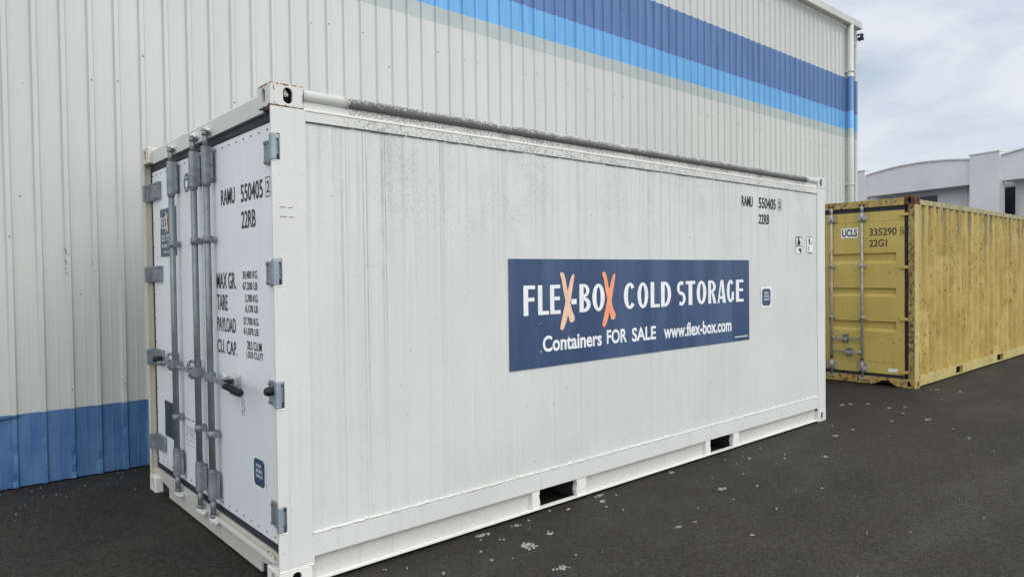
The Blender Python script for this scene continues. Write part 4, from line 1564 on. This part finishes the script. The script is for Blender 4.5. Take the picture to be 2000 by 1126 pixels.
for k in range(60):                                   # flaking scale on the rail
    x = random.uniform(.2, L - .2)
    m.cyl((x, .004 + random.uniform(0, .02), 2.541), (x + random.uniform(.02, .06), .01, 2.546), random.uniform(.004, .010), .003, n=6)
m.build("rail_scale", 'y_rail', yc)
m = MB()
xs = [.179, 1.65, 1.95, 3.725, 4.08, L - .179]
for a, b in zip(xs[0::2], xs[1::2]):
    m.box(a, b, .004, .05, .020, .1565).cut()
m.build("bottom_side_rail", 'y_post', yc, bevel=0.003)
m = MB()
for a, b in ((1.65, 1.95), (3.725, 4.08)):
    m.box(a, b, .004, .05, .142, .1565).cut()
    m.box(a, b, .004, .05, .020, .030).cut()
m.build("pocket_rim", 'y_post', yc)
m = MB()
for a, b in ((1.65, 1.95), (3.725, 4.08)):
    m.box(a - .005, a, .052, 2.38, .012, .141); m.box(b, b + .005, .052, 2.38, .012, .141); m.box(a, b, .4, .41, .012, .141)
    m.cut()
m.build("fork_pocket", 'dark', yc)
m = MB()
m.box(.2, 1.63, .08, 2.36, .03, .129).cut().box(1.97, 3.70, .08, 2.36, .03, .129).cut().box(4.1, 5.8, .08, 2.36, .03, .129)
m.build("floor_beams", 'dark', yc)
m = MB()
n = 70
for i in range(n + 1):
    x = .1 + (L - .2) * i / n
    z = 2.548 + (.010 if i % 2 else 0)
    m.v += [(x, .062, z - .02), (x, .066, z), (x, W - .066, z)]
for i in range(n):
    a = 3 * i
    for k in range(2):
        m.f.append([a + k, a + k + 3, a + k + 4, a + k + 1]); m.mi.append(0); m.sm.append(False)
m.build("roof_panel", 'y_rail', yc)
m = MB()
m.box(.15, L - .15, W - .042, W - .006, .157, 2.474)
m.box(.179, L - .179, W - .06, W - .002, 2.4745, 2.542)
m.box(.179, L - .179, W - .05, W - .004, .02, .1565)
m.build("side_panel", 'y_side', yc)
m = MB()
m.box(L - .06, L - .02, .12, W - .12, .02, 2.57)
m.build("end_panel", 'y_side', yc)

# ================================================================ DISTANT BUILDING
A0 = Vector((32.81, 10.22, 0))
U = Vector((-0.2835, -0.9590, 0)).normalized()
Nn = Vector((-U.y, U.x, 0))          # away from the camera
ob = thing("office_building", "pale grey plaster building with shallow arched parapets beyond the yellow container", "building", (A0.x, A0.y, 0))
def F(s, d, z):
    p = U * s + Nn * d
    return (p.x, p.y, z)
def fbox(mb, s0, s1, d0, d1, z0, z1, mi=0):
    vs = [F(s, d, z) for s in (s0, s1) for d in (d0, d1) for z in (z0, z1)]
    fs = [(0, 1, 3, 2), (4, 6, 7, 5), (0, 4, 5, 1), (2, 3, 7, 6), (0, 2, 6, 4), (1, 5, 7, 3)]
    mb.add(vs, fs, mi)
BAY = 5.90
for k in range(-3, 4):
    s0 = k * BAY
    # pier left of this bay
    m = MB(); fbox(m, s0 - 1.15, s0 - .10 if k == 0 else s0, -.15, .20, 0, 6.14 if k != 0 else 6.20)
    m.build("pier", 'plaster', ob, bevel=0.0)
    m = MB(); fbox(m, s0 - 1.18, s0 - .07 if k == 0 else s0 + .02, -.18, .23, (6.14 if k != 0 else 6.20) + .002, (6.14 if k != 0 else 6.20) + .05)
    m.build("pier_coping", 'coping', ob)
    if k == 3: break
    # arched fascia
    n = 24
    zt = lambda q: 5.98 + .20 * (1 - (2 * q - 1) ** 2)
    e0, e1 = (s0 - .10 if k == 0 else s0) + .001, s0 + BAY - 1.151
    m = MB()
    vs = []
    for i in range(n + 1):
        q = i / n
        s = e0 + (e1 - e0) * q
        for d, z in ((0, 5.0), (0, zt(q)), (.25, zt(q)), (.25, 5.0)):
            vs.append(F(s, d, z))
    fs = []
    for i in range(n):
        a = 4 * i
        for j in range(4):
            fs.append((a + j, a + 4 + j, a + 4 + (j + 1) % 4, a + (j + 1) % 4))
    m.add(vs, fs)
    m.build("arched_parapet", 'plaster', ob)
    m = MB(); vs = []
    for i in range(n + 1):
        q = i / n
        s = e0 + (e1 - e0) * q
        for d, z in ((-.05, zt(q) + .002), (-.05, zt(q) + .06), (.3, zt(q) + .06), (.3, zt(q) + .002)):
            vs.append(F(s, d, z))
    m.add(vs, fs)
    m.build("parapet_coping", 'coping', ob)
    m = MB()
    fbox(m, e0, e1, .252, .799, 4.985, 5.10)
    m.build("soffit", 'plaster_in', ob)
    m = MB()
    fbox(m, s0 - 1.1, s0 + 4.8, .80, 9.0, 5.40, 5.46)
    m.build("flat_roof", 'coping', ob)
    # set-back wall with its openings
    D0 = .80
    m = MB()
    fbox(m, s0 + .12, s0 + .95, D0, D0 + .2, 0, 5.40); m.cut()
    fbox(m, s0 + 2.80, s0 + 4.06, D0, D0 + .2, 0, 5.40); m.cut()
    fbox(m, s0 + .95, s0 + 2.80, D0 + .002, D0 + .2, 0, 3.70); m.cut()
    fbox(m, s0 + .95, s0 + 2.80, D0 + .002, D0 + .2, 4.86, 5.40); m.cut()
    fbox(m, s0 + 4.06, s0 + 6.02, D0 + .002, D0 + .2, 4.86, 5.40); m.cut()
    fbox(m, s0 + 4.06, s0 + 6.02, D0 + .002, D0 + .2, 0, 2.6)
    m.build("recessed_wall", 'plaster_in', ob)
    for a, b, z0, z1 in ((.95, 2.80, 3.70, 4.86), (4.06, 6.02, 2.6, 4.86)):
        m = MB()
        fr = .09 if a > 4 else .05
        fbox(m, s0 + a, s0 + a + fr, D0 + .03, D0 + .12, z0, z1)
        fbox(m, s0 + b - fr, s0 + b, D0 + .03, D0 + .12, z0, z1)
        fbox(m, s0 + a + fr, s0 + b - fr, D0 + .03, D0 + .12, z1 - .05, z1)
        fbox(m, s0 + a + fr, s0 + b - fr, D0 + .03, D0 + .12, z0, z0 + .05)
        w = m.build("window", 'win_frame', ob)
        g2 = MB(); fbox(g2, s0 + a + fr, s0 + b - fr, D0 + .07, D0 + .09, z0 + .05, z1 - .05)
        g2.build("pane", 'glass', w)
    m = MB(); fbox(m, s0 + .55, s0 + 4.6, .3, .4, 0, 3.70)
    m.build("balcony_wall", 'win_frame', ob)
m = MB(); fbox(m, -3 * BAY, 3 * BAY, 9.0, 9.3, 0, 5.7)
m.build("rear_wall", 'plaster', ob)

# ================================================================ LICHEN / GRIT ON THE ASPHALT
BIG = [(1.256,-0.063,0.031),(1.525,-0.077,0.02),(1.349,-0.358,0.035),(1.354,-0.401,0.028),(1.586,-0.33,0.022),(1.068,-0.389,0.013),(1.096,-0.254,0.011),(1.213,-0.116,0.012),(1.3,-0.186,0.009),(1.317,-0.202,0.008),(2.359,-0.044,0.025),(2.284,-0.142,0.024),(1.99,-0.092,0.018),(2.462,-0.118,0.014),(2.256,-0.354,0.013),(2.223,-0.234,0.012),(3.224,-0.048,0.022),(2.26,-0.799,0.018),(0.558,-0.093,0.009),(0.769,-0.343,0.013),(0.659,-0.154,0.007),(1.648,-0.064,0.009),(1.565,-0.169,0.007),(1.881,-0.03,0.008),(1.172,-0.451,0.008),(1.274,-0.733,0.028),(3.136,-0.565,0.03),(3.392,-0.702,0.014),(2.989,-0.748,0.011),(3.025,-1.051,0.014),(3.685,-1.053,0.015),(4.57,-0.673,0.025),(5.398,-0.395,0.024),(4.4,-0.395,0.016),(4.269,-0.463,0.016),(4.056,-0.256,0.017),(4.445,-0.137,0.014),(6.991,0.238,0.029),(7.117,0.191,0.022),(7.284,0.054,0.02),(7.197,-0.214,0.024),(6.467,-0.51,0.018),(6.825,-0.739,0.028),(5.783,-0.398,0.017),(5.821,-0.173,0.015),(2.416,-0.823,0.013),(2.469,-1.185,0.014),(6.19,-1.301,0.017),(8.946,-0.161,0.026),(8.971,-0.424,0.026),(7.377,-0.319,0.02),(6.989,-0.438,0.017),(6.523,-1.07,0.013),(3.875,-0.129,0.012),(3.818,-0.274,0.01),(3.329,-0.355,0.009),(3.608,-0.463,0.009),(3.214,-1.82,0.008),(3.008,-1.647,0.007)]
lm = MB()
def flake(x, y, r):
    n = random.randint(5, 8)
    a0 = random.uniform(0, 6.28)
    el = random.uniform(.6, 1.0)
    ps = []
    for k in range(n):
        a = a0 + 2 * PI * k / n
        rr = r * random.uniform(.65, 1.15)
        ps.append((x + rr * math.cos(a), y + rr * el * math.sin(a)))
    h = random.uniform(.0040, .0060)
    o = len(lm.v)
    lm.add([(px, py, .0005) for px, py in ps] + [(x + (px - x) * .8, y + (py - y) * .8, h) for px, py in ps],
           [list(range(n, 2 * n))] + [(k, (k + 1) % n, (k + 1) % n + n, k + n) for k in range(n)])
for x, y, r in BIG:
    if r > .016:                     # a patch is a cluster of small rosettes
        for k in range(int(6 + r * 420)):
            flake(x + random.gauss(0, r * .75), y + random.gauss(0, r * .45), random.uniform(.18, .42) * r)
    else:
        flake(x, y, r * .85)
        if random.random() < .5: flake(x + random.uniform(-r, r), y + random.uniform(-r, r), r * .5)
def clear(x, y):
    if -.05 < x < L + .05 and -.02 < y < W + .05: return False
    if YX - .05 < x < YX + L + .05 and YY - .02 < y < YY + W: return False
    return y < WY - .05
cnt = 0
while cnt < 130:
    x, y = random.uniform(-1.2, 16), random.uniform(-4.5, 3.1)
    if not clear(x, y): continue
    if y < -2 and random.random() < .6: continue
    flake(x, y, random.choice((.003, .003, .004, .005, .007)) * (1 + max(0, x) * .06))
    cnt += 1
for cnt in range(50):                # grit along the foot of the wall
    x, y = random.uniform(-1.6, .2), 3.12 - abs(random.gauss(0, .35))
    if clear(x, y): flake(x, y, random.uniform(.002, .006))
lo = lm.build("lichen_specks", 'lichen', None, recalc=False)
lo['kind'] = 'stuff'
lo['label'] = 'pale lichen spots and grit scattered over the dark asphalt'
lo['category'] = 'lichen'
